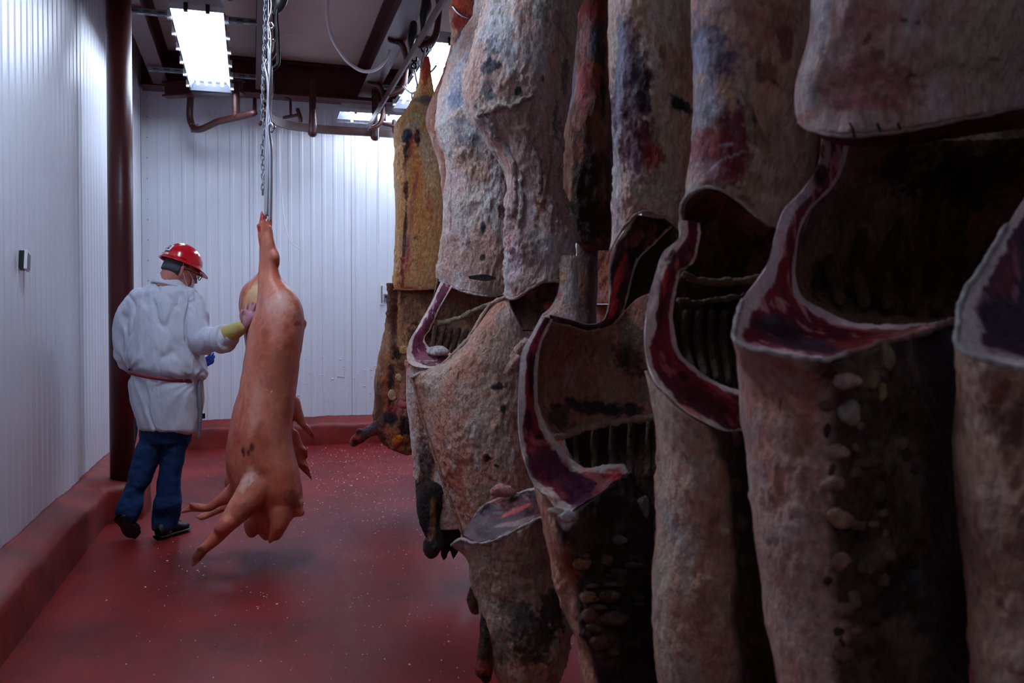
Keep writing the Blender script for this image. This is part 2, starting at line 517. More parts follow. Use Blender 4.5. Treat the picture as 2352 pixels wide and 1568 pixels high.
# corner trim with screws
tr = MB().box((WX + .016, BY - .075, .25), (WX + .019 + .002, BY - .017, CZ)).box((WX + .016, BY - .022, .25), (WX + .085, BY - .017, CZ)).build('trim_1', M['wall_trim'], None, False)
tag_s(tr)
for k in range(16):
    z = .5 + k * .22
    MB().ell((WX + .07, BY - .023, z), (.007, .004, .007), n=8).build('screw', M['galv'], tr)

# kerbs: rough trowelled profile swept along the walls
def kerb(name, path, inward):
    """path: floor line points; inward: per point vector from the floor line to the wall"""
    pts = np.array(path, float); inn = np.array(inward, float)
    d = np.r_[0, np.cumsum(np.linalg.norm(np.diff(pts, axis=0), axis=1))]
    n = int(d[-1] / .04) + 2; t = np.linspace(0, d[-1], n)
    p = np.c_[np.interp(t, d, pts[:, 0]), np.interp(t, d, pts[:, 1])]; q = np.c_[np.interp(t, d, inn[:, 0]), np.interp(t, d, inn[:, 1])]
    prof = [(0, -.01), (.0, .05), (.005, .12), (.012, .185), (.035, .212), (.1, .232), (.35, .25), (.65, .272), (.92, .292), (1.0, .305), (1.0, -.01)]
    V = []
    for i in range(n):
        for k, (f, z) in enumerate(prof):
            V.append((p[i][0] + q[i][0] * f, p[i][1] + q[i][1] * f, z))
    V = np.array(V)
    nz = fbm(V, 3.5, 4, 5) - .5
    top = V[:, 2] > .1
    V[:, 2] += np.where(top, nz * .035, 0)
    dirn = np.repeat(q / (np.linalg.norm(q, axis=1)[:, None] + 1e-9), len(prof), axis=0)
    k = np.tile(np.arange(len(prof)), n)
    push = np.where((k >= 1) & (k <= 4), (fbm(V, 5, 3, 9) - .5) * .03, 0)
    V[:, :2] += dirn * push[:, None]
    F = [(i * 11 + j, (i + 1) * 11 + j, (i + 1) * 11 + j + 1, i * 11 + j + 1) for i in range(n - 1) for j in range(10)]
    return tag_s(obj(name, V, F, M['kerb'], None, True, origin=(0, 0, 0)))
x0 = -.955
w0 = WX + .014 - x0
kerb('baseboard_left', [(x0, -2.5), (x0, 6.40), (-.74, 6.52), (-.72, 6.9), (x0 + .02, 7.05), (x0, 10.1)],
     [(w0, 0), (w0, 0), (WX + .014 + .74, 0), (WX + .014 + .72, 0), (w0 - .02, 0), (w0, 0)])
kerb('baseboard_back', [(WX + .03, 9.955), (rx - .02, 9.955)], [(0, .182), (0, .182)])
kerb('baseboard_right', [(rx - .2, -2.5), (rx - .2, 10.1)], [(.19, 0), (.19, 0)])

# ------------------------------------------------------------------ steelwork
def ibeam(name, a, b, zb, zt, wdt, label, holes=False):
    a = np.array(a, float); b = np.array(b, float); d = b - a; L_ = np.linalg.norm(d); d /= L_; s = np.array([d[1], -d[0]])
    def Mx(V):
        return np.c_[a[0] + V[:, 0] * d[0] + V[:, 1] * s[0], a[1] + V[:, 0] * d[1] + V[:, 1] * s[1], V[:, 2]]
    B = MB()
    B.box((0, -wdt / 2, zb), (L_, wdt / 2, zb + .018), Mx); B.box((0, -wdt / 2, zt - .018), (L_, wdt / 2, zt), Mx); B.box((0, -.007, zb + .018), (L_, .007, zt - .018), Mx)
    o = B.build(name, M['steel'], None, False)
    return tag(o, label, 'steel beam')
ibeam('steel_beam', (-.895, 4.0), (-.895, 9.78), 3.85, 4.2, .15, 'dark red steel beam running above the column along the left wall')
ibeam('steel_beam', (.115, -1.0), (.115, 9.70), 3.85, 4.2, .13, 'dark red ceiling beam directly above the hanging pigs and their chains')
ibeam('steel_beam', (1.22, -1.0), (1.22, 9.70), 3.85, 4.2, .19, 'dark red ceiling beam above the rail of beef sides')
ibeam('steel_beam', (-1.1, 9.93), (3.4, 9.93), 3.84, 4.2, .26, 'dark cross beam spanning the room along the back wall')
ibeam('steel_beam', (-.85, 9.72), (-.08, 9.32), 3.70, 3.845, .12, 'short diagonal red beam across the left back corner')
# column
col_ = MB()
cxp, cyp = -.885, 6.69
col_.tube([(cxp, cyp, .18), (cxp, cyp, 3.80)], .083, 32, caps=False)
cb = thing('steel_column', (cxp, cyp, .18), 'round oxblood painted steel column standing on the left kerb beside the worker', 'column')
col_.build('shaft', M['steel'], cb)
MB().tube([(cxp, cyp, 3.80), (cxp, cyp, 3.82)], .115, 32, caps=False).box((cxp - .11, cyp - .13, 3.82), (cxp + .11, cyp + .13, 3.848)).build('cap_plate', M['steel'], cb, False)
# slotted struts
def strut(name, x0, x1, y, z, label):
    B = MB().box((x0, y - .021, z - .04), (x1, y + .021, z - .001))
    r = B.build(name, M['galv'], None, False); tag(r, label, 'strut')
    n = int((x1 - x0) / .1)
    S = MB()
    for k in range(n):
        a = x0 + .04 + k * .1
        S.box((a, y - .0235, z - .028), (a + .055, y - .0205, z - .014)); S.box((a, y - .008, z - .0415), (a + .055, y + .008, z - .0395))  # grey blocks on the solid strut, coloured as the shade inside slots
    s = S.build('slot', M['slot_shade'], r, False); s['kind'] = 'stuff'
strut('slotted_strut', -.95, .05, 7.5, 3.85, 'slotted steel strut over the near end of the left light fixture')
strut('slotted_strut', 1.3, 2.4, 7.5, 3.85, 'slotted steel strut over the near end of the fixture behind the beef')
strut('slotted_strut', -.95, .05, 9.15, 3.85, 'slotted steel strut over the far end of the left light fixture')
strut('slotted_strut', 1.3, 2.4, 9.15, 3.85, 'slotted steel strut over the far end of the fixture behind the beef')
# bracket plate with an eye hole hanging below the ceiling
bk = MB()
a, b = P(535, 78, 6.9), P(604, 64, 6.9)
bk.box((-.31, 7.02, 3.93), (.06, 7.10, 4.03))
o = bk.build('brace_channel', M['galv'], None, False); tag(o, 'grey steel brace with an eye plate under the ceiling beside the pig hoist', 'brace')
q = MB()
ang = np.linspace(0, 2 * math.pi, 20, endpoint=False)
for sgn in (0,):
    V = []
    for yy in (7.055, 7.065):
        for r_ in (.014, .034):
            for t in ang: V.append((-.15 + r_ * math.cos(t), yy, 3.86 + r_ * math.sin(t)))
    n = 20; F = []
    for j in range(n):
        k = (j + 1) % n
        F += [(j, k, n + k, n + j), (2 * n + j, 3 * n + j, 3 * n + k, 2 * n + k), (n + j, n + k, 3 * n + k, 3 * n + j), (j, 2 * n + j, 2 * n + k, k)]
    q.add(V, F); q.box((-.184, 7.055, 3.875), (-.116, 7.065, 3.94))
q.build('eye_plate', M['galv'], o, False)

# light fixtures
def fixture(x0, x1, y0, y1, z, label, tm='tube'):
    long_y = (y1 - y0) > (x1 - x0)
    r = thing('light_fixture', ((x0 + x1) / 2, (y0 + y1) / 2, z), label, 'light')
    B = MB(); t = .035
    # pan: sloping sides
    lo = [(x0, y0), (x1, y0), (x1, y1), (x0, y1)]
    hi = [(x0 + t, y0 + t), (x1 - t, y0 + t), (x1 - t, y1 - t), (x0 + t, y1 - t)]
    V = [(a, b, z + .02) for a, b in lo] + [(a, b, z + .055) for a, b in lo] + [(a, b, z + .12) for a, b in hi]
    F = [(0, 1, 5, 4), (1, 2, 6, 5), (2, 3, 7, 6), (3, 0, 4, 7), (4, 5, 9, 8), (5, 6, 10, 9), (6, 7, 11, 10), (7, 4, 8, 11), (8, 9, 10, 11)]
    B.add(V, F)
    B.build('housing', M['housing'], r, False); B = MB()
    # inner reflector
    e = .012
    V = [(x0 + e, y0 + e, z + .02), (x1 - e, y0 + e, z + .02), (x1 - e, y1 - e, z + .02), (x0 + e, y1 - e, z + .02)]
    V += [(x0 + .05, y0 + .05, z + .085), (x1 - .05, y0 + .05, z + .085), (x1 - .05, y1 - .05, z + .085), (x0 + .05, y1 - .05, z + .085)]
    B.add(V, [(0, 4, 5, 1), (1, 5, 6, 2), (2, 6, 7, 3), (3, 7, 4, 0), (4, 7, 6, 5)])
    B.build('reflector', M['reflector'], r, False)
    # lens tray
    Lm = MB(); c = .02
    V = [(x0, y0, z + .02), (x1, y0, z + .02), (x1, y1, z + .02), (x0, y1, z + .02), (x0 + c, y0 + c, z - .02), (x1 - c, y0 + c, z - .02), (x1 - c, y1 - c, z - .02), (x0 + c, y1 - c, z - .02)]
    Lm.add(V, [(0, 1, 5, 4), (1, 2, 6, 5), (2, 3, 7, 6), (3, 0, 4, 7), (4, 5, 6, 7)])
    Lm.build('lens', M['lens'], r, False)
    for k in range(4):
        f = (k + .5) / 4
        for h in (0, 1):
            if long_y:
                xx = x0 + .05 + (x1 - x0 - .1) * f; m0 = y0 + .13 + h * (y1 - y0 - .26) / 2; m1 = m0 + (y1 - y0 - .26) / 2 - .04
                T_ = [(xx, m0, z + .045), (xx, m1, z + .045)]
            else:
                yy = y0 + .05 + (y1 - y0 - .1) * f; m0 = x0 + .13 + h * (x1 - x0 - .26) / 2; m1 = m0 + (x1 - x0 - .26) / 2 - .04
                T_ = [(m0, yy, z + .045), (m1, yy, z + .045)]
            MB().tube(T_, .014, 8, caps=False).build('lamp_tube', M[tm], r)
    ends = []
    n = 6
    for k in range(n):
        f = (k + .5) / n
        if long_y: ends += [(x0 - .006, y0 + (y1 - y0) * f), (x1 + .006, y0 + (y1 - y0) * f)]
        else: ends += [(x0 + (x1 - x0) * f, y0 - .006), (x0 + (x1 - x0) * f, y1 + .006)]
    if long_y: ends += [(x0 + .12, y0 - .006), (x1 - .12, y0 - .006)]
    for (a, b) in ends:
        MB().box((a - .014, b - .014, z), (a + .014, b + .014, z + .062)).build('clip', M['iron'] if (a, b) in ends[2 * n:] else M['housing'], r, False)
    for f in (.3, .85) if long_y else (.2, .8):
        if long_y: yy = {0: 7.5, 1: 9.15}[0 if f < .5 else 1]; yy = min(max(yy, y0 + .1), y1 - .1); s = [((x0 + x1) / 2, yy, z + .11), ((x0 + x1) / 2, yy, 3.83)]
        else: s = [(x0 + (x1 - x0) * f, (y0 + y1) / 2, z + .11), (x0 + (x1 - x0) * f, (y0 + y1) / 2, 4.2)]
        MB().tube(s, .006, 6, caps=False).build('hanger', M['galv'], r)
    return r
fixture(-.565, -.175, 6.72, 9.02, 3.60, 'lit fluorescent fixture hanging over the worker, left of the pig hoist')
fixture(1.42, 1.83, 6.92, 9.16, 3.60, 'lit fluorescent fixture partly hidden behind the hanging beef sides')
fixture(.90, 3.0, 9.45, 9.82, 3.60, 'lit fluorescent fixture lying crosswise just in front of the back wall')

fixture(-.565, -.175, 2.7, 4.9, 3.60, 'lit fluorescent fixture over the aisle nearer the door, above the picture', 'tube_old')
fixture(-.565, -.175, -1.9, .2, 3.60, 'dim fluorescent fixture behind the photographer over the aisle', 'tube_dim')

# ------------------------------------------------------------------ rails and hardware
def ray(px, py): return FW + (px - CX) / FPX * RT - (py - CY) / FPX * UP
def PX(px, py, X): d = ray(px, py); return EYE + d * (X / d[0])
def PY(px, py, Y): d = ray(px, py); return EYE + d * (Y / d[1])

def sweep_bar(B, pts, wd, ht, res=0):
    """rectangular bar swept along a mostly horizontal path"""
    pts = np.array(pts, float)
    if res:
        d = np.r_[0, np.cumsum(np.linalg.norm(np.diff(pts, axis=0), axis=1))]
        pts = spline(pts, d, np.linspace(0, d[-1], res))
    T = np.gradient(pts, axis=0); T[:, 2] = 0; T /= np.linalg.norm(T, axis=1)[:, None]
    S = np.c_[T[:, 1], -T[:, 0], np.zeros(len(T))]
    V = []
    for p, s in zip(pts, S):
        for a, b in ((-1, -1), (1, -1), (1, 1), (-1, 1)):
            V.append(p + s * a * wd / 2 + np.array((0, 0, b * ht / 2)))
    n = len(pts); F = [(i * 4 + j, i * 4 + (j + 1) % 4, (i + 1) * 4 + (j + 1) % 4, (i + 1) * 4 + j) for i in range(n - 1) for j in range(4)]
    F += [(3, 2, 1, 0), tuple((n - 1) * 4 + j for j in range(4))]
    B.add(V, F)

RZ = 3.40
beefrail = thing('meat_rail', (1.17, 4, RZ), 'long straight worn rail over the row of beef sides', 'rail')
B = MB(); sweep_bar(B, [(1.17, -1, RZ), (1.17, 9.15, RZ)], .016, .065); B.build('bar', M['steel2'], beefrail, False)
for yy in (9.1, 7.7, 6.3, 4.9, 3.5, 2.1, .7):
    B = MB().tube([(1.19, yy, 3.85), (1.27, yy, 3.835), (1.315, yy, 3.74), (1.315, yy, 3.56), (1.28, yy, 3.43), (1.18, yy, 3.375)], [.022, .03, .024, .022, .026, .02], 10, res=18)
    B.tube([(1.17, yy - .03, 3.84), (1.24, yy + .02, 3.838)], .02, 8)
    B.build('rail_hanger', M['steel2'], beefrail)
pigrail = thing('meat_rail', (.105, 4, RZ), 'straight rail under the middle beam carrying the pigs', 'rail')
B = MB(); sweep_bar(B, [(.105, -1, RZ), (.105, 8.85, RZ)], .016, .065); B.build('bar', M['steel2'], pigrail, False)
for yy in (8.5, 7.1, 5.7, 4.3, 2.9, 1.5):
    MB().tube([(.12, yy, 3.85), (.17, yy, 3.80), (.19, yy, 3.65), (.17, yy, 3.46), (.11, yy, 3.38)], .02, 10, res=14).build('rail_hanger', M['steel2'], pigrail)
crossrail = thing('curved_rail', (1.5, 9.42, RZ), 'curved rail swinging off the pig rail and running along the back wall', 'rail')
B = MB(); sweep_bar(B, [(.14, 8.86, RZ), (.2, 9.06, RZ), (.36, 9.27, RZ), (.62, 9.37, RZ), (1.2, 9.38, RZ), (3.0, 9.38, RZ)], .03, .085, 60); B.build('bar', M['steel2'], crossrail, False)
for xx in (.62, 1.27, 1.62, 2.4):
    MB().tube([(xx, 9.37, 3.86), (xx, 9.37, 3.55), (xx, 9.37, 3.46), (xx, 9.37, 3.36)], [.036, .034, .04, .052], 14).build('hanger_post', M['steel2'], crossrail)
leftrail = thing('curved_rail', (-.58, 9.75, RZ), 'short bent rail pipe below the diagonal beam in the left back corner', 'rail')
MB().tube([(-.60, 9.68, 3.72), (-.60, 9.68, 3.46), (-.575, 9.64, 3.40), (-.3, 9.3, 3.40), (.03, 8.86, 3.40)], .034, 14, res=40).build('bar', M['steel2'], leftrail)
MB().tube([(-.14, 9.06, 3.72), (-.14, 9.06, 3.42)], .036, 14).build('hanger_post', M['steel2'], leftrail)
MB().box((-.60, 9.62, 3.35), (-.52, 9.70, 3.43)).build('elbow_plate', M['steel2'], leftrail, False)
B = MB().tube([P(618, 236, 8.8), P(612, 262, 8.75), P(598, 285, 8.7)], .018, 8, res=10).tube([P(585, 228, 8.9), P(585, 262, 8.8)], .02, 8); B.build('switch_link', M['steel2'], leftrail)
# switch levers
def lever(a, b, h0, h1, zc, label):
    r = thing('rail_switch', P(*a, zc), label, 'lever')
    MB().tube([P(*a, zc), P(*b, zc)], .018, 8).build('lever_arm', M['steel2'], r)
    MB().tube([P(*h0, zc), P(*h1, zc)], .022, 8, flat=.5).build('handle', M['steel2'], r)
    MB().tube([P(a[0] + 4, a[1] - 45, zc), P(a[0] + 14, a[1] - 42, zc), P(a[0] + 15, a[1] - 6, zc)], .015, 8).build('bracket', M['steel2'], r)
    return r
lever((653, 270), (684, 264), (684, 252), (692, 276), 9.15, 'red rail switch lever with pull cord right of the pig hoist')
lever((869, 281), (905, 290), (905, 278), (906, 302), 9.15, 'red rail switch lever in front of the crosswise light fixture')
def cord(px, zc, label, r=.0045, end=.009):
    o = MB().tube([P(x, y, zc) for x, y in px], r, 6, res=60).build('pull_cord', M['cord'], None)
    return tag(o, label, 'cord')
cord([(653, 269), (652, 276), (647, 310), (645, 360), (646, 420), (650, 480), (658, 530), (672, 560), (690, 572)], 9.15, 'thin white pull cord curling beside the pig hoist')
cord([(869, 280), (869, 292), (869, 350), (868.5, 430), (869, 500), (870, 560)], 9.15, 'thin white pull cord hanging straight near the yellow beef side')
hz = MB().tube([P(754, -8, 7.6), P(752, 30, 7.6), P(760, 78, 7.6), P(780, 118, 7.6), P(806, 148, 7.6), P(838, 164, 7.6), P(866, 158, 7.6), P(885, 138, 7.6), P(894, 118, 7.65)], .0155, 10, res=50).build('hose', M['hose'], None)
tag(hz, 'milky white hose looping down from the ceiling to the beam', 'hose')

# hanging irons
def s_hook(px, zc, r, mt, parent, name='hook'):
    return MB().tube([P(x, y, zc) for x, y in px], r, 8, res=40).build(name, M[mt], parent)
def ring_pts(cx, cy, zc, rm, n=16, tilt=0):
    c = P(cx, cy, zc); out = []
    for k in range(n + 1):
        t = 2 * math.pi * k / n
        out.append(c + rm * (math.cos(t) * (RT * math.cos(tilt) + FW * math.sin(tilt)) + math.sin(t) * np.array((0, 0, 1.3))))
    return out
t1 = thing('trolley_hook', P(948, 60, 6.9), 'black roller trolley with an empty swivel meat hook beside the rail', 'hook')
MB().tube([P(950, 56, 6.9), P(948, 75, 6.9), P(944, 100, 6.9), P(943, 112, 6.9)], [.03, .036, .024, .012], 14, res=16).build('trolley', M['black'], t1)
s_hook([(943, 108), (944, 135), (950, 141), (957, 138), (957, 133)], 6.9, .009, 'black', t1, 'shank')
MB().tube(ring_pts(951, 151, 6.9, .018), .007, 8, caps=False).build('swivel_ring', M['iron'], t1)
s_hook([(951, 158), (955, 178), (958, 200), (955, 212), (946, 214), (936, 208), (927, 198)], 6.9, .008, 'chrome', t1)
t2 = thing('trolley_hook', P(978, 10, 6.5), 'black trolley and long hook carrying the yellow beef side', 'hook')
MB().tube([P(979, -5, 6.5), P(979, 15, 6.5), P(973, 35, 6.5), P(970, 62, 6.5)], [.03, .04, .03, .014], 14, res=16).build('trolley', M['black'], t2)
s_hook([(970, 55), (970, 85), (974, 96), (979, 98)], 6.5, .011, 'black', t2, 'shank')
MB().tube(ring_pts(975, 111, 6.5, .022), .008, 8, caps=False).build('swivel_ring', M['iron'], t2)
s_hook([(977, 112), (974, 125), (968, 145), (966, 160)], 6.33, .0075, 'chrome', t2)
s_hook([(983, 168), (992, 163), (1002, 151)], 6.4, .007, 'chrome', t2, 'hook_point')
cut = MB().tube([P(959, 210, 6.9), P(949, 213, 6.9), P(950, 245, 6.9)], .006, 8, res=12).build('hanging_wire', M['galv'], None)
tag(cut, 'short steel rod hanging off the empty meat hook', 'rod')

# pig hoist
hoist = thing('pig_hoist', P(612, -80, 4.85), 'bright steel hook rods and strap holding up the front pig', 'hoist')
def rod(px, zc, r, name='hook_rod', mt='chrome'):
    return MB().tube([P(x, y, zc) for x, y in px], r, 10, res=36).build(name, M[mt], hoist)
rod([(624, -95), (622, -20), (622, 28), (617, 45), (617, 62), (625, 66), (629, 56)], 4.83, .007)
rod([(629, 60), (623, 50), (618, 56), (621, 72), (621, 140), (622, 275), (626, 290), (629, 298), (624, 303)], 4.82, .0065)
rod([(629, 92), (622, 88), (616, 98), (618, 112), (618, 300), (615, 420), (613, 492)], 4.84, .010)
rod([(612, 138), (608, 148), (612, 165), (613, 300), (611, 420), (610, 500)], 4.87, .009)
rod([(629, 292), (624, 282), (617, 288), (617, 300), (621, 335), (622, 400), (621, 505)], 4.80, .011)
rod([(606, 400), (604, 412), (609, 430), (610, 500)], 4.88, .005)
rod([(654, -90), (648, -10), (636, 30), (638, 78), (639, 120), (637, 150), (628, 158)], 4.9, .011, 'strap', 'iron')
MB().tube([P(640, -60, 4.9), P(648, -10, 4.9), P(640, 15, 4.9), P(632, 30, 4.9)], [.02, .035, .03, .012], 12, res=14, flat=.5).build('pulley', M['black'], hoist)
MB().tube([P(624, -120, 4.83), P(624, -80, 4.83)], .028, 12).build('trolley', M['black'], hoist)
chain = thing('hoist_chain', P(608, -100, 4.9), 'small link steel chain hanging left of the hook rods', 'chain')
def link_mesh():
    pts = []
    for k in range(17):
        t = 2 * math.pi * k / 16
        pts.append((.0075 * math.cos(t), 0, .010 * (1 if math.sin(t) > 0 else -1) * (abs(math.sin(t)) > .01) + .0085 * math.sin(t)))
    b = MB().tube(pts, .0034, 6, caps=False, side=(0, 1, 0)); return mesh_from('link', *b.arr())
lm = link_mesh(); lm.materials.append(M['galv'])
cpath = spline(np.array([P(609, -100, 4.9), P(609, 0, 4.9), P(607, 100, 4.9), P(604, 180, 4.9), P(602, 260, 4.9), P(606, 300, 4.9), P(602, 340, 4.9), P(604, 400, 4.9), P(603, 455, 4.9)]), np.arange(9.), np.linspace(0, 8, 400))
ds = np.r_[0, np.cumsum(np.linalg.norm(np.diff(cpath, axis=0), axis=1))]
for k in range(int(ds[-1] / .028)):
    p = np.array([np.interp(k * .028 + .01, ds, cpath[:, j]) for j in range(3)])
    o = bpy.data.objects.new('link', lm); C.objects.link(o); o.parent = chain
    o.location = tuple(p - org(chain)); o.rotation_euler = (0, random.uniform(-.15, .15), YAW * -1 + (math.pi / 2 if k % 2 else 0) + random.uniform(-.3, .3))

# thermometers
th = thing('wall_thermometer', PX(48, 598, WX + .03), 'small grey digital thermometer with dark screen on the left wall', 'thermometer')
c0 = PX(49, 598, WX + .02)
def boxat(B, c, lo, hi): return B.box(tuple(np.array(c) + lo), tuple(np.array(c) + hi))
A = math.radians(-12)
def tilt(V):
    q = V - c0; ca, sa = math.cos(A), math.sin(A)
    return c0 + np.c_[q[:, 0], q[:, 1] * ca - q[:, 2] * sa, q[:, 1] * sa + q[:, 2] * ca]
B = MB(); B.box(tuple(c0 + (-.008, -.03, -.045)), tuple(c0 + (.02, .03, .045)), tilt); B.build('back_shell', M['black'], th, False)
B = MB(); B.box(tuple(c0 + (.02, -.034, -.05)), tuple(c0 + (.034, .034, .05)), tilt); B.build('casing', M['white_plastic'], th, False)
B = MB(); B.box(tuple(c0 + (.0345, -.026, -.044)), tuple(c0 + (.036, .028, .034)), tilt); B.build('screen', M['screen'], th, False)
q0 = PY(877, 676, BY - .02)
tm = thing('wall_thermometer', q0, 'narrow white strip thermometer on the back wall beside the yellow beef side', 'thermometer')
B = MB(); boxat(B, q0, (-.022, -.004, -.12), (.022, .008, .12)); B.build('scale_plate', M['white_plastic'], tm, False)
S = MB()
for k in range(18): boxat(S, q0, (-.014, -.0055, -.095 + k * .011), (.014 if k % 3 else .006, -.0035, -.092 + k * .011))
S.build('scale_marks', M['black'], tm, False)['kind'] = 'stuff'
MB().tube([q0 + (0, -.008, -.1), q0 + (0, -.008, .1)], .003, 6).build('glass_tube', M['steel2'], tm)
q1 = PY(887, 682, BY - .02)
bx = thing('control_box', q1, 'small grey control box on the back wall next to the strip thermometer', 'control box')
B = MB(); boxat(B, q1, (-.03, -.03, -.035), (.03, .008, .035)); B.build('casing', M['galv'], bx, False)
B = MB(); boxat(B, q1, (-.018, -.033, -.015), (.018, -.029, .02)); B.build('screen', M['black'], bx, False)
# dents low on the back wall
rng = random.Random(3)
D = MB()
for k in range(46):
    x = rng.choice([rng.uniform(.0, 1.35), rng.uniform(.45, 1.4)]); z = rng.uniform(.4, 1.0) ** 1.0
    D.ell((x, BY - .0135, z), (rng.uniform(.008, .022), .004, rng.uniform(.004, .012)), n=8)
d = D.build('dent_mark', M['wall'], bpy.data.objects['wall_back']); d['kind'] = 'stuff'

# fat scraps on the floor
rng = random.Random(11)
S = MB()
def scrap(x, y, s):
    n = rng.randint(4, 6); a0 = rng.uniform(0, 6); V = [(x, y, .004 + s * .25)]
    for k in range(n):
        a = a0 + k * 2 * math.pi / n; r = s * rng.uniform(.5, 1.1)
        V.append((x + r * math.cos(a), y + r * math.sin(a) * 1.2, .0012))
    S.add(V, [(0, 1 + k, 1 + (k + 1) % n) for k in range(n)])
for k in range(950):
    if k < 620: x, y = rng.gauss(.9, .55), rng.uniform(5.6, 9.8)
    else: x, y = rng.uniform(-.8, 1.7), rng.uniform(2.3, 6)
    if not (-.7 < x < 2.6) : continue
    scrap(x, y, rng.choice([.003, .004, .005, .006, .008]) * rng.uniform(.7, 1.3) * (1.0 if y > 5 else .75))
for k in range(60):   # clusters
    cx_, cy_ = rng.uniform(-.2, 1.6), rng.uniform(3, 9)
    for j in range(rng.randint(2, 6)): scrap(cx_ + rng.gauss(0, .05), cy_ + rng.gauss(0, .05), rng.uniform(.002, .006))
s = S.build('fat_scraps', M['scrap'], None, True, origin=(0, 0, 0)); tag(s, 'tiny white scraps of fat scattered over the red floor', 'scraps', kind='stuff')

# ------------------------------------------------------------------ pigs
PIGC = ((216, 132, 106), (204, 112, 86), (182, 90, 64))
def shell_rows(B, rows, nu=40, nv=60, back=None):
    """closed fat loft from LR rows [(y,xl,xr,z,b)]"""
    R = []
    for (y, xl, xr, z, b) in rows: R.append(LR(y, xl, xr, z, b, level=False))
    ys = np.array([r[0] for r in rows], float); bs = np.array([r[4] for r in rows])
    def th(u, v):
        return np.interp(v.ravel(), np.linspace(0, 1, len(bs)), bs).reshape(v.shape) * 1.7
    V, F, u, v, sd, shp = patch(R, nu, nv, th, endclose=.05, edge=.15)
    B.add(V, F)
def limb(B, px, n=14):
    B.tube([P(x, y, z) for x, y, z, r in px], [r for *_, r in px], n, res=30)

pig = thing('pig_carcass', P(615, 520, 4.85), 'whole scalded pig hanging by its hind foot, touched by the worker', 'pig carcass', 'hanging pigs')
B = MB()
shell_rows(B, [(516, 596, 622, 4.85, .03), (545, 596, 628, 4.85, .04), (585, 595, 636, 4.85, .045), (620, 593, 640, 4.85, .055), (645, 592, 650, 4.85, .08), (665, 591, 672, 4.85, .11), (700, 589, 693, 4.85, .15),
               (740, 577, 699, 4.85, .17), (780, 567, 696, 4.85, .18), (830, 560, 689, 4.85, .18), (880, 551, 683, 4.85, .18), (940, 536, 675, 4.85, .19), (1000, 523, 671, 4.85, .2), (1050, 517, 680, 4.85, .2),
               (1100, 524, 691, 4.85, .2), (1140, 545, 696, 4.85, .19), (1165, 560, 694, 4.85, .17), (1185, 572, 676, 4.85, .14), (1205, 582, 660, 4.85, .11), (1228, 594, 650, 4.85, .08), (1242, 604, 640, 4.85, .04)])
# hind trotter: toes and dewclaws
limb(B, [(606, 545, 4.84, .028), (604, 520, 4.83, .024), (603, 500, 4.83, .016), (601, 486, 4.83, .008)])
limb(B, [(612, 545, 4.86, .028), (616, 520, 4.87, .022), (620, 500, 4.88, .013), (619, 492, 4.88, .007)])
limb(B, [(603, 560, 4.84, .02), (596, 535, 4.82, .013), (590, 516, 4.82, .007)])
limb(B, [(634, 606, 4.84, .022), (632, 590, 4.82, .026), (628, 575, 4.84, .022)])          # hock
limb(B, [(697, 742, 4.86, .03), (702, 741, 4.86, .012), (704, 744, 4.86, .006)])         # tail stub
# near foreleg
limb(B, [(605, 1095, 4.74, .09), (580, 1130, 4.68, .085), (545, 1175, 4.62, .066), (515, 1212, 4.58, .045), (492, 1240, 4.56, .034), (470, 1260, 4.55, .027), (455, 1277, 4.55, .028), (446, 1292, 4.55, .018), (441, 1301, 4.55, .007)])
limb(B, [(470, 1258, 4.54, .02), (462, 1256, 4.53, .014), (452, 1264, 4.53, .006)])
limb(B, [(520, 1203, 4.55, .04), (508, 1213, 4.54, .036)])
# far foreleg, bent at the wrist
limb(B, [(575, 1105, 4.95, .08), (550, 1122, 4.95, .065), (522, 1140, 4.95, .045), (498, 1154, 4.95, .03), (480, 1166, 4.95, .026), (462, 1166, 4.95, .024), (446, 1165, 4.95, .024), (430, 1170, 4.95, .018), (415, 1176, 4.95, .007)])
limb(B, [(450, 1163, 4.93, .018), (438, 1157, 4.92, .010), (433, 1156, 4.92, .005)])
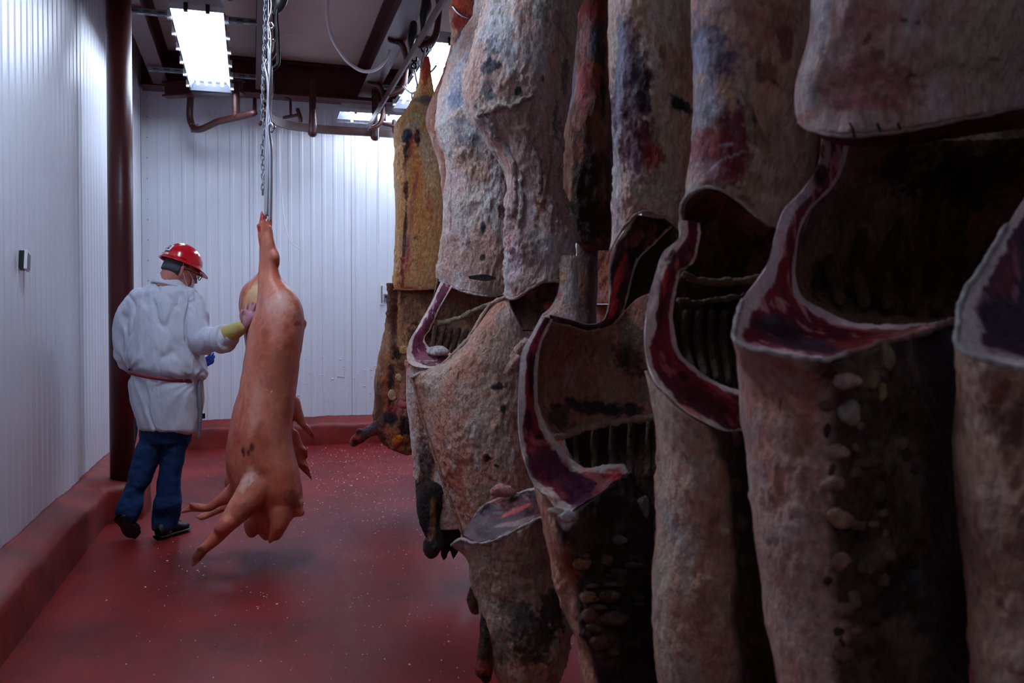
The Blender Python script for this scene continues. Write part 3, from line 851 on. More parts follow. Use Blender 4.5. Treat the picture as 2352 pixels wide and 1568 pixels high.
# ears, jowl
B.ell(P(578, 1205, 4.80), (.045, .03, .075), None, 14)
limb(B, [(645, 1170, 4.74, .07), (640, 1205, 4.72, .05), (628, 1230, 4.72, .03), (620, 1243, 4.72, .015)])
limb(B, [(668, 1150, 4.80, .06), (684, 1172, 4.80, .045), (690, 1176, 4.8, .025)])
V, F, N_ = fuse(B, .0085, 6)
dn = (fbm(V, 9, 4, 3) - .5)[:, None] * .012
V = V + N_ * dn
pb = [(565, 1037, 4, 10, 0, (70, 30, 26), .85, .8), (573, 1030, 7, 13, 8, (84, 40, 34), .85, .8), (550, 1037, 6, 15, -6, (84, 40, 34), .85, .8), (550, 1042, 3, 9, 0, (66, 28, 26), .7, .8),
      (634, 714, 4, 4, 0, (120, 55, 50), .9, .6), (700, 742, 8, 6, 0, (170, 50, 50), .9), (570, 1085, 40, 16, -30, (150, 75, 50), .5), (605, 700, 60, 40, 60, (216, 150, 134), .5), (600, 580, 30, 40, 0, (188, 110, 94), .5),
      (560, 1080, 16, 30, 25, (222, 176, 160), .7), (640, 860, 34, 60, 0, (160, 84, 62), .45), (505, 1225, 18, 22, 20, (190, 96, 84), .7), (455, 1278, 22, 18, -40, (126, 70, 52), .8), (425, 1170, 16, 10, 0, (176, 74, 70), .8),
      (602, 492, 6, 10, 0, (170, 40, 44), .9), (591, 520, 4, 8, 0, (170, 40, 44), .9), (600, 1180, 30, 22, 0, (140, 80, 60), .5), (640, 690, 40, 26, 35, (224, 180, 166), .5), (580, 930, 14, 70, 8, (216, 160, 142), .45),
      (530, 980, 6, 80, 6, (190, 70, 70), .5), (592, 640, 4, 120, 0, (200, 110, 96), .6), (628, 900, 2, 2, 0, (240, 220, 210), .9, .3), (690, 1150, 14, 30, 0, (120, 60, 45), .6)]
cols = paint(V, PIGC, 4, pb, streak=(1, 1, .6), speck=.0)
obj('body', V, F, M['skin_pig'], pig, True, cols)

pig2 = thing('pig_carcass', P(620, 520, 5.32), 'second pig hanging behind the front one, its feet sticking out right', 'pig carcass', 'hanging pigs')
B = MB()
shell_rows(B, [(520, 608, 626, 5.35, .03), (600, 604, 636, 5.35, .045), (635, 585, 645, 5.35, .08), (655, 560, 660, 5.35, .12), (680, 550, 668, 5.35, .15), (705, 548, 676, 5.35, .16), (730, 553, 680, 5.35, .17), (770, 560, 682, 5.35, .17), (820, 566, 680, 5.35, .17),
               (900, 562, 676, 5.35, .17), (980, 552, 674, 5.35, .18), (1040, 538, 678, 5.35, .18), (1080, 522, 680, 5.35, .18), (1110, 515, 680, 5.35, .17), (1140, 530, 672, 5.35, .14), (1165, 560, 650, 5.35, .08)])
for L_ in ([(672, 925, 5.3, .05), (685, 955, 5.3, .035), (697, 975, 5.3, .024), (710, 990, 5.3, .02), (719, 1003, 5.3, .013), (725, 1017, 5.3, .006)],
           [(697, 975, 5.28, .018), (712, 986, 5.26, .010), (722, 1001, 5.26, .005)],
           [(672, 1000, 5.3, .045), (688, 1025, 5.3, .026), (700, 1038, 5.3, .02), (709, 1055, 5.3, .006)],
           [(692, 1030, 5.28, .015), (703, 1033, 5.27, .010), (710, 1040, 5.27, .005)],
           [(676, 1040, 5.3, .045), (690, 1062, 5.3, .028), (702, 1078, 5.3, .022), (711, 1092, 5.3, .012), (717, 1106, 5.3, .005)],
           [(696, 1066, 5.28, .016), (708, 1076, 5.26, .010), (716, 1087, 5.26, .005)],
           [(680, 1045, 5.32, .02), (698, 1056, 5.32, .014), (706, 1066, 5.32, .006)],
           [(540, 1150, 5.25, .04), (510, 1165, 5.2, .03), (485, 1178, 5.2, .024), (465, 1186, 5.2, .022), (450, 1187, 5.2, .010)],
           [(470, 1186, 5.18, .016), (458, 1193, 5.18, .008)]):
    limb(B, L_, 10)
V, F, N_ = fuse(B, .011, 5)
cols = paint(V, ((206, 126, 102), (194, 106, 84), (176, 88, 66)), 14, [(570, 680, 26, 36, 10, (226, 176, 128), .95, 1.0), (576, 655, 20, 12, -20, (230, 196, 150), .9, 1.4), (562, 705, 16, 14, 0, (196, 110, 96), .7), (578, 730, 14, 14, 0, (110, 40, 34), .8),
     (553, 735, 5, 20, 0, (190, 70, 60), .8), (722, 1010, 8, 10, 0, (190, 40, 56), .9), (716, 1100, 8, 12, 0, (170, 44, 44), .9), (710, 1056, 7, 8, 0, (170, 44, 44), .8), (530, 1090, 30, 40, 0, (90, 60, 50), .8)], speck=0)
obj('body', V, F, M['skin_pig'], pig2, True, cols)
MB().tube([P(617, 495, 5.32), P(617, 300, 5.32), P(617, 10, 5.32), P(617, -60, 5.32)], .008, 8).build('hanging_rod', M['chrome'], None)
tag(bpy.data.objects['hanging_rod'], 'long steel rod from which the rear pig hangs', 'rod')

# ------------------------------------------------------------------ the worker
ZP = 5.5
per = thing('person', P(370, 1240, 5.5) * (1, 1, 0), 'person in red hard hat, white coat and jeans seen from behind', 'person')
hf0 = .76 * RT + .65 * np.array((FW[0], FW[1], 0)); hf0 /= np.linalg.norm(hf0)
pt = math.radians(21)
Zv = np.array((0, 0, 1.))
hf = hf0 * math.cos(pt) - Zv * math.sin(pt); hu = hf0 * math.sin(pt) + Zv * math.cos(pt); hr = np.cross(hf, hu)
HM = np.array([hr, hf, hu])                       # local (right, fwd, up) -> world rows
HC = P(411, 622, ZP)
def hl(x, y, z): return HC + x * hr + y * hf + z * hu
B = MB()
B.ell(HC + hu * .015, (.079, .1, .105), HM, 24)
B.ell(hl(0, .035, -.055), (.06, .068, .075), HM, 20)
B.ell(hl(0, .075, -.095), (.03, .028, .025), HM, 12)                     # chin
B.tube([hl(0, .095, .025), hl(0, .112, -.005), hl(0, .122, -.025), hl(0, .104, -.035)], [.010, .012, .015, .012], 10)   # nose
B.tube([hl(-.035, .088, .03), hl(0, .096, .034), hl(.035, .088, .03)], .011, 8)   # brow
for s_ in (-1, 1):
    B.tube([hl(s_ * .078, -.002, -.035), hl(s_ * .085, -.008, -.01), hl(s_ * .09, -.014, .012), hl(s_ * .085, .0, .025), hl(s_ * .08, .012, .015)], [.008, .009, .010, .008, .006], 8, res=12)
    B.ell(hl(s_ * .03, .086, .012), (.014, .010, .011), HM, 10)           # eyelids
B.tube([hl(-.02, .1, -.058), hl(0, .106, -.057), hl(.02, .1, -.058)], .008, 8)   # lips
B.tube([hl(0, -.03, -.03), hl(0, -.045, -.1), P(392, 668, ZP + .02), P(380, 720, ZP + .03)], [.066, .066, .075, .11], 18)
# trunk, legs
shell_rows(B, [(690, 330, 430, ZP, .08), (720, 310, 440, ZP, .12), (800, 305, 445, ZP, .15), (870, 318, 440, ZP, .14), (940, 325, 435, ZP, .13), (985, 335, 425, ZP, .1)], 28, 30)
limb(B, [(352, 950, ZP, .065), (340, 1040, ZP, .055), (318, 1110, ZP + .02, .058), (298, 1170, ZP, .045), (290, 1200, ZP - .02, .04)])
limb(B, [(405, 950, ZP, .065), (400, 1040, ZP, .055), (388, 1120, ZP + .02, .058), (382, 1190, ZP + .02, .045), (382, 1222, ZP + .04, .035)])
# right arm reaching to the pig
limb(B, [(440, 705, ZP - .02, .06), (448, 750, ZP - .06, .052), (462, 788, ZP - .1, .046), (505, 776, ZP - .18, .04), (545, 757, ZP - .26, .032), (556, 750, ZP - .28, .031)])
# right palm and fingers laid on the pig, hand upward
def finger(B, pts, r0, r1): B.tube([P(*p) for p in pts], np.linspace(r0, r1, len(pts)), 10, res=14)
zh = ZP - .30
B.tube([P(556, 750, zh + .02), P(565, 738, zh), P(573, 727, zh - .01)], [.03, .036, .036], 14, flat=.55, side=(0, 0, 1))
finger(B, [(565, 729, zh), (564, 716, zh - .01), (565, 705, zh), (567, 698, zh + .02)], .009, .007)
finger(B, [(571, 726, zh), (573, 711, zh - .01), (576, 699, zh), (578, 691, zh + .02)], .0095, .007)
finger(B, [(577, 726, zh), (581, 711, zh - .01), (585, 700, zh), (588, 692, zh + .02)], .0095, .007)
finger(B, [(582, 730, zh), (588, 718, zh - .01), (593, 708, zh), (597, 701, zh + .02)], .0085, .0065)
finger(B, [(560, 742, zh), (554, 730, zh - .015), (553, 720, zh - .02), (556, 713, zh - .015)], .0105, .008)
# left arm bent across the front, hand at the waist
limb(B, [(305, 705, ZP + .02, .06), (288, 750, ZP + .04, .052), (288, 800, ZP + .08, .046), (330, 832, ZP + .24, .04), (400, 838, ZP + .30, .035), (452, 838, ZP + .22, .03), (462, 836, ZP + .2, .028)])
zl = ZP + .18
B.tube([P(462, 836, zl), P(470, 832, zl), P(477, 829, zl)], [.028, .033, .032], 14, flat=.6, side=(0, 0, 1))
for f_ in ([(473, 827, zl), (478, 820, zl), (482, 814, zl), (484, 809, zl)], [(477, 828, zl - .01), (483, 821, zl - .015), (487, 817, zl - .02), (490, 812, zl - .02)], [(479, 832, zl - .02), (486, 827, zl - .025), (490, 823, zl - .03), (492, 818, zl - .03)],
           [(479, 836, zl - .03), (485, 834, zl - .035), (489, 831, zl - .04), (490, 827, zl - .04)], [(466, 828, zl - .02), (467, 819, zl - .03), (466, 812, zl - .03)]): finger(B, f_, .0095, .0075)
V, F, N_ = fuse(B, .0048, 2)
px_, py_, z_ = proj(V)
cols = np.tile(np.array(lin((188, 118, 108))), (len(V), 1)) * (1 + (fbm(V, 25, 3, 8) - .5)[:, None] * .3)
gl = ((V - P(475, 828, zl)) @ RT > -.045) & (np.linalg.norm(V - P(475, 828, zl), axis=1) < .12)
cols[gl] = np.array(lin((20, 62, 165)))
rh = (np.linalg.norm(V - P(572, 722, zh), axis=1) < .12)
cols[rh] = np.array(lin((196, 140, 150))) * (1 + (fbm(V[rh], 60, 2, 3) - .5)[:, None] * .3)
obj('body', V, F, M['skin'], per, True, cols)
# yellow knit cuff
MB().tube([P(520, 769, ZP - .2), P(532, 764, ZP - .23), P(545, 757, ZP - .26), P(554, 751, ZP - .278)], [.055, .052, .046, .040], 20, res=16).build('glove_cuff', M['glove_y'], per)
# hair
B = MB()
th_ = np.linspace(0, 2 * math.pi, 40, endpoint=False)
V = []
for k, (zz, s) in enumerate(((.045, 1.02), (.0, 1.035), (-.03, 1.03), (-.055, .97), (-.075, .86))):
    for t in th_:
        back = math.cos(t - math.pi * 1.5)  # 1 at the back of the head
        f = 1.0 if back > -.35 else .9
        e = math.sqrt(max(0, 1 - ((zz - .015) / .105) ** 2)) if abs(zz - .015) < .1 else .5
        V.append(hl(.079 * math.cos(t) * s * f * max(e, .72), .1 * math.sin(t) * s * f * max(e, .72) + (-.004), zz * (1 if back > 0 else .3) + (0 if back > 0 else .03)))
B.grid(np.array(V), 5, 40, True); B.build('hair', M['hair'], per)
# hard hat: dome with three ridges, rim and peak
def dome(a, b, rx_, ry_, rz_, z0):
    return hl(rx_ * math.cos(a) * math.cos(b), ry_ * math.sin(a) * math.cos(b), z0 + rz_ * math.sin(b))
V = []; nu_, nv_ = 72, 22
for i in range(nv_):
    b = (math.pi / 2) * i / (nv_ - 1)
    for j in range(nu_):
        a = 2 * math.pi * j / nu_
        x = math.cos(a) * math.cos(b)
        ridge = .005 * math.exp(-(x / .10) ** 2) * min(1, 2.2 * math.sin(b)) + .003 * math.exp(-((abs(x) - .42) / .08) ** 2) * min(1, 2 * math.sin(b))
        V.append(dome(a, b, .108 + ridge * .3, .127 + ridge * .3, .122 + ridge, .052))
hat = MB().grid(np.array(V), nv_, nu_, True).build('hard_hat', M['helmet'], per)
V = []
for (f, dz) in ((1.0, .012), (1.03, .0), (1.12, -.008), (1.13, -.012), (1.11, -.013), (1.0, -.006)):
    for j in range(nu_):
        a = 2 * math.pi * j / nu_; s = math.sin(a)
        pk = max(0, s) ** 4
        g = 1 + (f - 1) * (1 + 2.6 * pk)
        V.append(hl(.108 * math.cos(a) * (1 + (f - 1) * .9), .127 * s * g, .052 + dz - (.016 * pk * (f - 1) / .12)))
MB().grid(np.array(V), 6, nu_, True).build('brim', M['helmet'], hat)
def on_dome(name, a0, a1, b0, b1, mt, lift=.004, n=8, shape=None):
    V = []
    for i in range(n):
        for j in range(n):
            a = a0 + (a1 - a0) * j / (n - 1); b = b0 + (b1 - b0) * i / (n - 1)
            if shape: a = (a0 + a1) / 2 + (a - (a0 + a1) / 2) * shape(i / (n - 1))
            V.append(dome(a, b, .108 + lift, .127 + lift, .122 + lift, .052))
    return MB().grid(np.array(V), n, n).build(name, M[mt], hat)
ab = math.radians(222)
bk_ = math.atan2(-1, 0)
def az(px, py):  # azimuth on the dome of a picture point, for placing the stickers
    return None
on_dome('sticker', math.radians(264), math.radians(300), .27, .66, 'sticker', .007, 8, lambda t: 1 - .35 * abs(t - .4))
for k, (a, b, c, dm) in enumerate([(271, 279, .33, .42), (282, 292, .34, .44), (273, 284, .48, .54), (276, 290, .57, .61), (285, 292, .47, .54)]):
    on_dome('sticker_ink', math.radians(a), math.radians(b), c, dm, 'sticker_ink' if k % 2 else 'sticker_red', .0085, 4)
on_dome('name_label', math.radians(248), math.radians(300), .06, .16, 'sticker', .0065, 8)
on_dome('label_ink', math.radians(256), math.radians(290), .095, .125, 'sticker_ink', .0075, 5)
on_dome('side_slot', math.radians(322), math.radians(352), .10, .17, 'helmet', .007, 5)
# suspension band
V = []
for (r_, zz) in ((1.06, .02), (1.075, .0), (1.07, -.022), (1.04, -.024)):
    for t in np.linspace(math.radians(190), math.radians(345), 24): V.append(hl(.081 * math.cos(t) * r_, .1 * math.sin(t) * r_, zz))
MB().grid(np.array(V), 4, 24).build('head_band', M['band'], hat)
# glasses and mask
gl_ = MB()
for s_ in (-1, 1):
    pts = [hl(s_ * (.034 + .024 * math.cos(t)), .128, .008 + .019 * math.sin(t)) for t in np.linspace(0, 2 * math.pi, 17)]
    gl_.tube(pts, .0028, 6, caps=False)
    gl_.tube([hl(s_ * .058, .128, .014), hl(s_ * .075, .10, .012), hl(s_ * .084, .02, .012), hl(s_ * .086, -.005, .004)], .0025, 6)
gl_.tube([hl(-.01, .128, .012), hl(.01, .128, .012)], .0025, 6)
g_ = gl_.build('glasses', M['black'], per)
for s_ in (-1, 1):
    B = MB()
    th2 = [hl(s_ * .034 + .022 * math.cos(t), .128, .008 + .017 * math.sin(t)) for t in np.linspace(0, 2 * math.pi, 16, endpoint=False)]
    B.add(th2, [tuple(range(16))])
    B.build('glass_lens', M['lens'], g_, False)
V = []
for i, zz in enumerate((-.022, -.04, -.06, -.08, -.1, -.116)):
    for t in np.linspace(-1.05, 1.05, 15):
        bul = .118 - .03 * (t ** 2) - .010 * abs(i - 2) * .6
        V.append(hl(.07 * math.sin(t) * (1 - .04 * i), bul, zz))
mk = MB().grid(np.array(V), 6, 15).build('face_mask', M['mask'], per)
for s_ in (-1, 1):
    MB().tube([hl(s_ * .06, .088, -.03), hl(s_ * .078, .04, -.0), hl(s_ * .086, .0, .02)], .0016, 5).tube([hl(s_ * .056, .085, -.1), hl(s_ * .076, .03, -.05), hl(s_ * .088, -.012, .0), hl(s_ * .088, -.02, .05)], .0018, 5).build('mask_strap', M['mask'], mk)

# coat
B = MB()
def rowc(yl, xl, yr, xr, z, b):
    return (yl, xl, yr, xr, z, b)
crow = [(648, 362, 652, 412, ZP, .07), (656, 335, 660, 428, ZP, .10), (668, 312, 670, 446, ZP, .13), (690, 293, 692, 458, ZP, .155), (720, 286, 722, 464, ZP, .175), (760, 284, 762, 462, ZP, .19), (800, 284, 806, 463, ZP, .2),
        (828, 288, 840, 470, ZP, .205), (842, 297, 862, 470, ZP, .195), (852, 304, 873, 458, ZP, .17), (862, 303, 884, 457, ZP, .175), (890, 301, 905, 458, ZP, .19), (925, 303, 935, 456, ZP, .19), (955, 309, 962, 453, ZP, .185), (980, 316, 985, 448, ZP, .18)]
R = [LR(r[0], r[1], r[3], r[4], r[5], yr=r[2]) for r in crow]
bs = np.array([r[5] for r in crow])
V, F, u, v, sd, shp = patch(R, 60, 110, lambda u, v: np.interp(v.ravel(), np.linspace(0, 1, len(bs)), bs).reshape(v.shape) * 1.9, endclose=.02, edge=.1)
B.add(V, F)
limb(B, [(425, 690, ZP - .02, .085), (440, 718, ZP - .05, .092), (450, 755, ZP - .08, .09), (464, 783, ZP - .11, .082), (490, 781, ZP - .15, .072), (508, 779, ZP - .18, .07), (517, 778, ZP - .2, .072)], 24)
B.tube([P(501, 780, ZP - .175), P(506, 779, ZP - .18), P(519, 776, ZP - .2), P(522, 775, ZP - .203)], [.074, .082, .080, .073], 24)
limb(B, [(318, 690, ZP + .0, .085), (300, 718, ZP + .02, .085), (290, 760, ZP + .04, .08), (289, 800, ZP + .07, .072), (296, 828, ZP + .12, .066), (330, 838, ZP + .24, .06), (400, 840, ZP + .28, .055), (450, 840, ZP + .24, .05)], 24)
V, F, N_ = fuse(B, .0085, 3)
# folds
pxv, pyv, _ = proj(V)
n1 = fbm(V @ np.array([[.8, .6, 0], [-.6, .8, 0], [.35, .1, 1]]).T, 6, 4, 21, (1, 1, .45)) - .5
rid = 1 - np.abs(fbm(V, 5, 3, 33, (1, 1, .6)) - .5) * 5
fo = np.abs(fbm(V @ np.array([[.9, .3, .25], [-.3, .9, .1], [.45, .1, .9]]).T, 4.2, 3, 71, (1.6, 1, .5)) - .5) * 2
V = V - N_ * (np.exp(-(fo / .07) ** 2) * .012)[:, None]
V = V + N_ * (n1[:, None] * .05 + np.clip(rid, 0, 1)[:, None] * .008 + (fbm(V, 26, 3, 61, (1, 1, .5)) - .5)[:, None] * .010)
# pulled folds fanning from belt and elbow
for (bx, by, rad, freq) in ((300, 850, 90, 26), (460, 872, 80, 26), (462, 800, 55, 30), (440, 700, 50, 22)):
    c = P(bx, by, ZP); d = V - c; rr = np.linalg.norm(d, axis=1) * FPX / ZP; an = np.arctan2(d @ Zv, d @ RT)
    V = V + N_ * ((np.sin(an * freq * .5) * np.exp(-(rr / rad) ** 2) * .005 * np.clip(rr / 20, 0, 1))[:, None])
coat = obj('coat', V, F, M['coat'], per, True)
MB().tube([P(499, 780, ZP - .172), P(503, 780, ZP - .175), P(512, 778, ZP - .19), P(521, 776, ZP - .2), P(524, 775, ZP - .206)], [.074, .084, .086, .083, .068], 28, res=14, caps=False).build('rolled_cuff', M['coat'], coat)
# back seam and arm seam as raised stitching
MB().tube([P(432, 668, ZP - .15), P(428, 700, ZP - .165), P(421, 740, ZP - .175), P(424, 770, ZP - .18)], .004, 6, res=16).build('arm_seam', M['coat'], coat)
# collar
V = []
cc = P(393, 640, ZP + .0)
bodyf = hf0
for i, (rr, zz) in enumerate(((.070, .012), (.078, .018), (.088, .008), (.108, -.026), (.112, -.036), (.106, -.040))):
    for t in np.linspace(0, 2 * math.pi, 40, endpoint=False):
        a = RT * math.cos(t) + np.array((FW[0], FW[1], 0)) * math.sin(t)
        V.append(cc + a * rr * (1 + .08 * abs(math.cos(t))) + Zv * (zz - .03 * (a @ hf0) - .018))
MB().grid(np.array(V), 6, 40, True).build('collar', M['coat'], coat)
# belt (tilted), straps and hem
V = []
for (f, dz) in ((.0, -.012), (.008, -.010), (.008, .010), (.0, .012)):
    for t in np.linspace(0, 2 * math.pi, 60, endpoint=False):
        x = math.cos(t); yv = math.sin(t)
        c = P(380.5, 862, ZP); a = np.array((FW[0], FW[1], 0))
        V.append(c + RT * x * (.219 + f) + a * yv * (.205 + f) + Zv * (dz - .034 * x))
MB().grid(np.array(V), 4, 60, True).build('belt', M['belt'], per)
# knife scabbard, steel and chain at the right hip
MB().tube([P(456, 872, ZP - .06), P(458, 920, ZP - .07), P(459, 960, ZP - .07), P(456, 1003, ZP - .07)], [.018, .017, .015, .009], 12, res=20, flat=.45, side=RT).build('sharpening_steel', M['galv'], per)
sc_ = MB().tube([P(462, 878, ZP - .02), P(463, 920, ZP - .02), P(460, 950, ZP - .02)], [.014, .018, .012], 12, res=14, flat=.6, side=RT).build('knife_handle', M['paleknife'], per)
for k in range(9):
    MB().tube(ring_pts(460 - k * .4, 935 + k * 5, ZP - .04, .007, 10, (k % 2) * 1.4), .002, 5, caps=False).build('chain_link', M['chrome'], sc_)
MB().box(tuple(P(459, 958, ZP) - .008), tuple(P(468, 952, ZP) + .008)).build('clip', M['black'], per, False)
MB().tube([P(313, 960, ZP), P(312, 990, ZP), P(310, 1018, ZP)], [.010, .012, .004], 10, flat=.4, side=RT).build('apron_strap', M['band'], per)

# jeans
B = MB()
shell_rows(B, [(930, 318, 444, ZP, .13), (965, 318, 444, ZP, .14), (1000, 318, 441, ZP, .135), (1020, 322, 436, ZP, .12)], 40, 24)
def legrows(rows, zoff=0): shell_rows(B, rows, 32, 40)
shell_rows(B, [(965, 320, 388, ZP, .09), (1012, 317, 378, ZP, .09), (1040, 309, 371, ZP, .088), (1068, 301, 361, ZP, .084), (1105, 290, 346, ZP, .078), (1138, 277, 329, ZP, .072), (1158, 270, 332, ZP - .02, .07), (1180, 266, 322, ZP - .03, .066), (1200, 276, 313, ZP - .03, .05)], 32, 40)
shell_rows(B, [(965, 374, 445, ZP, .09), (1000, 373, 439, ZP, .09), (1046, 370, 425, ZP, .085), (1100, 364, 416, ZP, .078), (1130, 358, 416, ZP, .074), (1160, 351, 418, ZP, .072), (1190, 348, 412, ZP + .03, .07), (1218, 349, 400, ZP + .03, .062)], 32, 40)
V, F, N_ = fuse(B, .0085, 3)
n1 = fbm(V, 9, 4, 41, (1, 1, 1.6)) - .5
V = V + N_ * (n1[:, None] * .03)
obj('jeans', V, F, M['denim'], per)

# shoes
def shoe(heel, toe, upv, wid, lift):
    heel = np.array(heel); toe = np.array(toe); f = toe - heel; L_ = np.linalg.norm(f); f /= L_
    upv = np.array(upv, float); upv -= f * (upv @ f); upv /= np.linalg.norm(upv); r = np.cross(f, upv)
    Up = MB(); So = MB(); V = []; W2 = []
    prof = [(0, .5, .055), (.04, .72, .075), (.15, .8, .085), (.3, .74, .1), (.42, .76, .095), (.6, .95, .062), (.78, 1.0, .05), (.92, .8, .042), (1.0, .35, .03)]
    n = 24
    K = np.array(prof); t = np.linspace(0, 1, 26); K = spline(K, K[:, 0], t)
    for (x, w_, h) in K:
        for j in range(n):
            a = 2 * math.pi * j / n
            V.append(heel + f * x * L_ + r * math.cos(a) * wid * w_ + upv * (.02 + h * (.5 + .5 * math.sin(a))))
            W2.append(heel + f * (-.01 + x * (L_ + .02)) + r * math.cos(a) * (wid + .006) * w_ + upv * (.0 + .028 * (.5 + .5 * math.sin(a)) ** .5))
    Up.grid(np.array(V), 26, n, True); So.grid(np.array(W2), 26, n, True)
    s = Up.build('shoe', M['shoe'], per); So.build('sole', M['black'], s)
    for k in range(4):
        c = heel + f * (.42 + .09 * k) * L_ + upv * (.117 - .012 * k)
        MB().tube([c - r * .022, c + upv * .004, c + r * .022], .0025, 5).build('lace', M['band'], s)
    return s
shoe(P(362, 1236, 5.45) * (1, 1, 0) + (0, 0, .002), P(430, 1214, 5.72) * (1, 1, 0) + (0, 0, .002), (0, 0, 1), .048, 0)
hl_ = P(272, 1193, 5.38)
te_ = P(308, 1236, 5.46); te_[2] = .012
shoe(hl_, te_, np.array((FW[0], FW[1], 0)) * .9 + Zv * .55 - RT * .1, .05, 0)

# ------------------------------------------------------------------ beef sides
FAT = ((212, 194, 182), (204, 166, 152), (216, 210, 212))
FATD = ((186, 160, 138), (176, 132, 108), (198, 184, 168))
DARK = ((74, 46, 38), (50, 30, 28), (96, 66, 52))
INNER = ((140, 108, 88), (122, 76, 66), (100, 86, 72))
YEL = ((226, 170, 108), (214, 138, 78), (228, 186, 138))

def piece(name, rows, parent, thick=.12, base=FAT, blobs=None, nu=90, nv=140, amp=.008, sc=14, stretch=(1, 1, .6), mt='flesh', seed=0, ucol=None, speck=.35, streak=(1, 1, .35), wr=.0, endclose=.05, edge=.12, gain=1.85, rz=None):
    rr = []
    for r in rows: rr.append(r)
    V, F, u, v, sd, shp = patch(rr, nu, nv, thick, endclose=endclose, edge=edge)
    N = grid_normals(V, shp)
    n1 = fbm(V, sc, 5, seed, stretch) - .5
    rid = 1 - np.abs(fbm(V, sc * .8, 3, seed + 7, stretch) - .5) * 4
    fin = fbm(V, sc * 5, 3, seed + 9, stretch) - .5
    fin2 = fbm(V, sc * 11, 3, seed + 19, (1, 1, .7)) - .5
    zone = .5 + 1.2 * sstep(.4, .65, fbm(V, 5, 2, seed + 3))
    d = n1 * amp * 2.2 + (np.clip(rid, 0, 1) * amp * 1.0 + fin * amp * 1.1 + fin2 * amp * .5) * zone
    if rz is not None: d = d * (1 + 1.6 * sstep(rz - .05, rz + .05, u))
    if wr: d = d + wr * np.sin(fbm(V, 3, 3, seed + 5, (1, 1, .25)) * 60) * .5
    V2 = V + N * (d * np.where(sd > .5, .3, 1))[:, None]
    ex = None
    if ucol: ex = lambda c: ucol(c, u, v, V)
    cols = paint(V, base, seed, None, streak, speck, extra=ex) * gain
    cols = blobs_on(V, cols / 1.3, blobs, seed) * 1.3
    cols = cols / np.maximum(1, cols.max(axis=1) / .88)[:, None]
    o = obj(name, V2, F, M[mt], parent, True, cols)
    return o, V2

def cutcol(fat_out=.22, fat_in=.85, meat=((104, 26, 40), (62, 24, 36), (136, 64, 68)), fat=(200, 178, 170)):
    def f(c, u, v, V):
        nz = fbm(V, 40, 4, 77) - .5; n2 = fbm(V, 14, 3, 78)
        a, b, d = [np.array(lin(x)) for x in meat]
        w1 = sstep(.4, .6, n2)[:, None]
        mcol = a * (1 - w1) + b * w1
        ln = sstep(.60, .70, fbm(V, 45, 3, 80, (1, 1, .4)))[:, None] * .6
        mcol = mcol * (1 - ln) + d * ln
        uu = u + nz * .22
        fo = fat_out if np.isscalar(fat_out) else fat_out[0] + (fat_out[1] - fat_out[0]) * sstep(fat_out[2] - .08, fat_out[2] + .06, v)
        wf = np.maximum(1 - sstep(fo - .08, fo, uu), sstep(fat_in, fat_in + .07, uu))[:, None]
        fc = np.array(lin(fat)) * (1 + nz[:, None] * .4)
        return mcol * (1 - wf) + fc * wf
    return f

def splitcol(at, other, soft=.06, at2=None, other2=None):
    """muscle and bone side beyond u = at"""
    def f(c, u, v, V):
        nz = (fbm(V, 10, 4, 91) - .5) * .35
        o1 = paint(V, other, 92, None, (1, 1, 1), .3)
        w_ = sstep(at - soft, at + soft, u + nz * .4)[:, None]
        c = c * (1 - w_) + o1 * w_
        if at2:
            o2 = paint(V, other2, 93, None, (1, 1, .4), .2)
            w_ = sstep(at2 - soft, at2 + soft, u + nz * .4)[:, None]
            c = c * (1 - w_) + o2 * w_
        return c
    return f

def onsurf(V, px, py):
    x, y, z = proj(V)
    return V[np.argmin((x - px) ** 2 + (y - py) ** 2 + (z * 60) ** 2)]

def lump(name, V, px, py, rpx, rpy, parent, col, seed, depth=.6, mt='flesh'):
    c = onsurf(V, px, py); z = (c - EYE) @ FW; s = z / FPX
    B = MB().ell((0, 0, 0), (1, 1, 1), None, 20)
    W_, F = B.arr(); nrm = W_.copy()
    W_ = W_ * (1 + (fbm(W_ + seed, 1.3, 3, seed) - .5)[:, None] * .9)
    W2 = c + W_[:, :1] * RT * rpx * s * 1.15 + W_[:, 1:2] * FW * rpx * s * depth + W_[:, 2:3] * Zv * rpy * s * 1.3
    cols = np.tile(np.array(lin(col)), (len(W2), 1)) * (1.25 + 1.0 * fbm(W2, 60, 3, seed)[:, None])
    return obj(name, W2, F, M[mt], parent, True, np.clip(cols, 0, 1))

def rim(px, parent, r=.005, col=(208, 186, 176), name='cut_rim', mt='flesh'):
    B = MB().tube([P(*p) for p in px], r, 8, res=50)
    V, F = B.arr(); V = V + (np.stack([fbm(V, 60, 2, k) for k in (1, 2, 3)], 1) - .5) * r * 1.5
    cols = np.tile(np.array(lin(col)), (len(V), 1)) * (.8 + .9 * fbm(V, 40, 3, 3)[:, None])
    return obj(name, V, F, M[mt], parent, True, np.clip(cols, 0, 1))

def hang(parent, px, z, wpx=26, ytop=None):
    """hind shank up to the rail and its hook"""
    yr = HZ - (RZ - CAMH) * FPX / z
    return yr

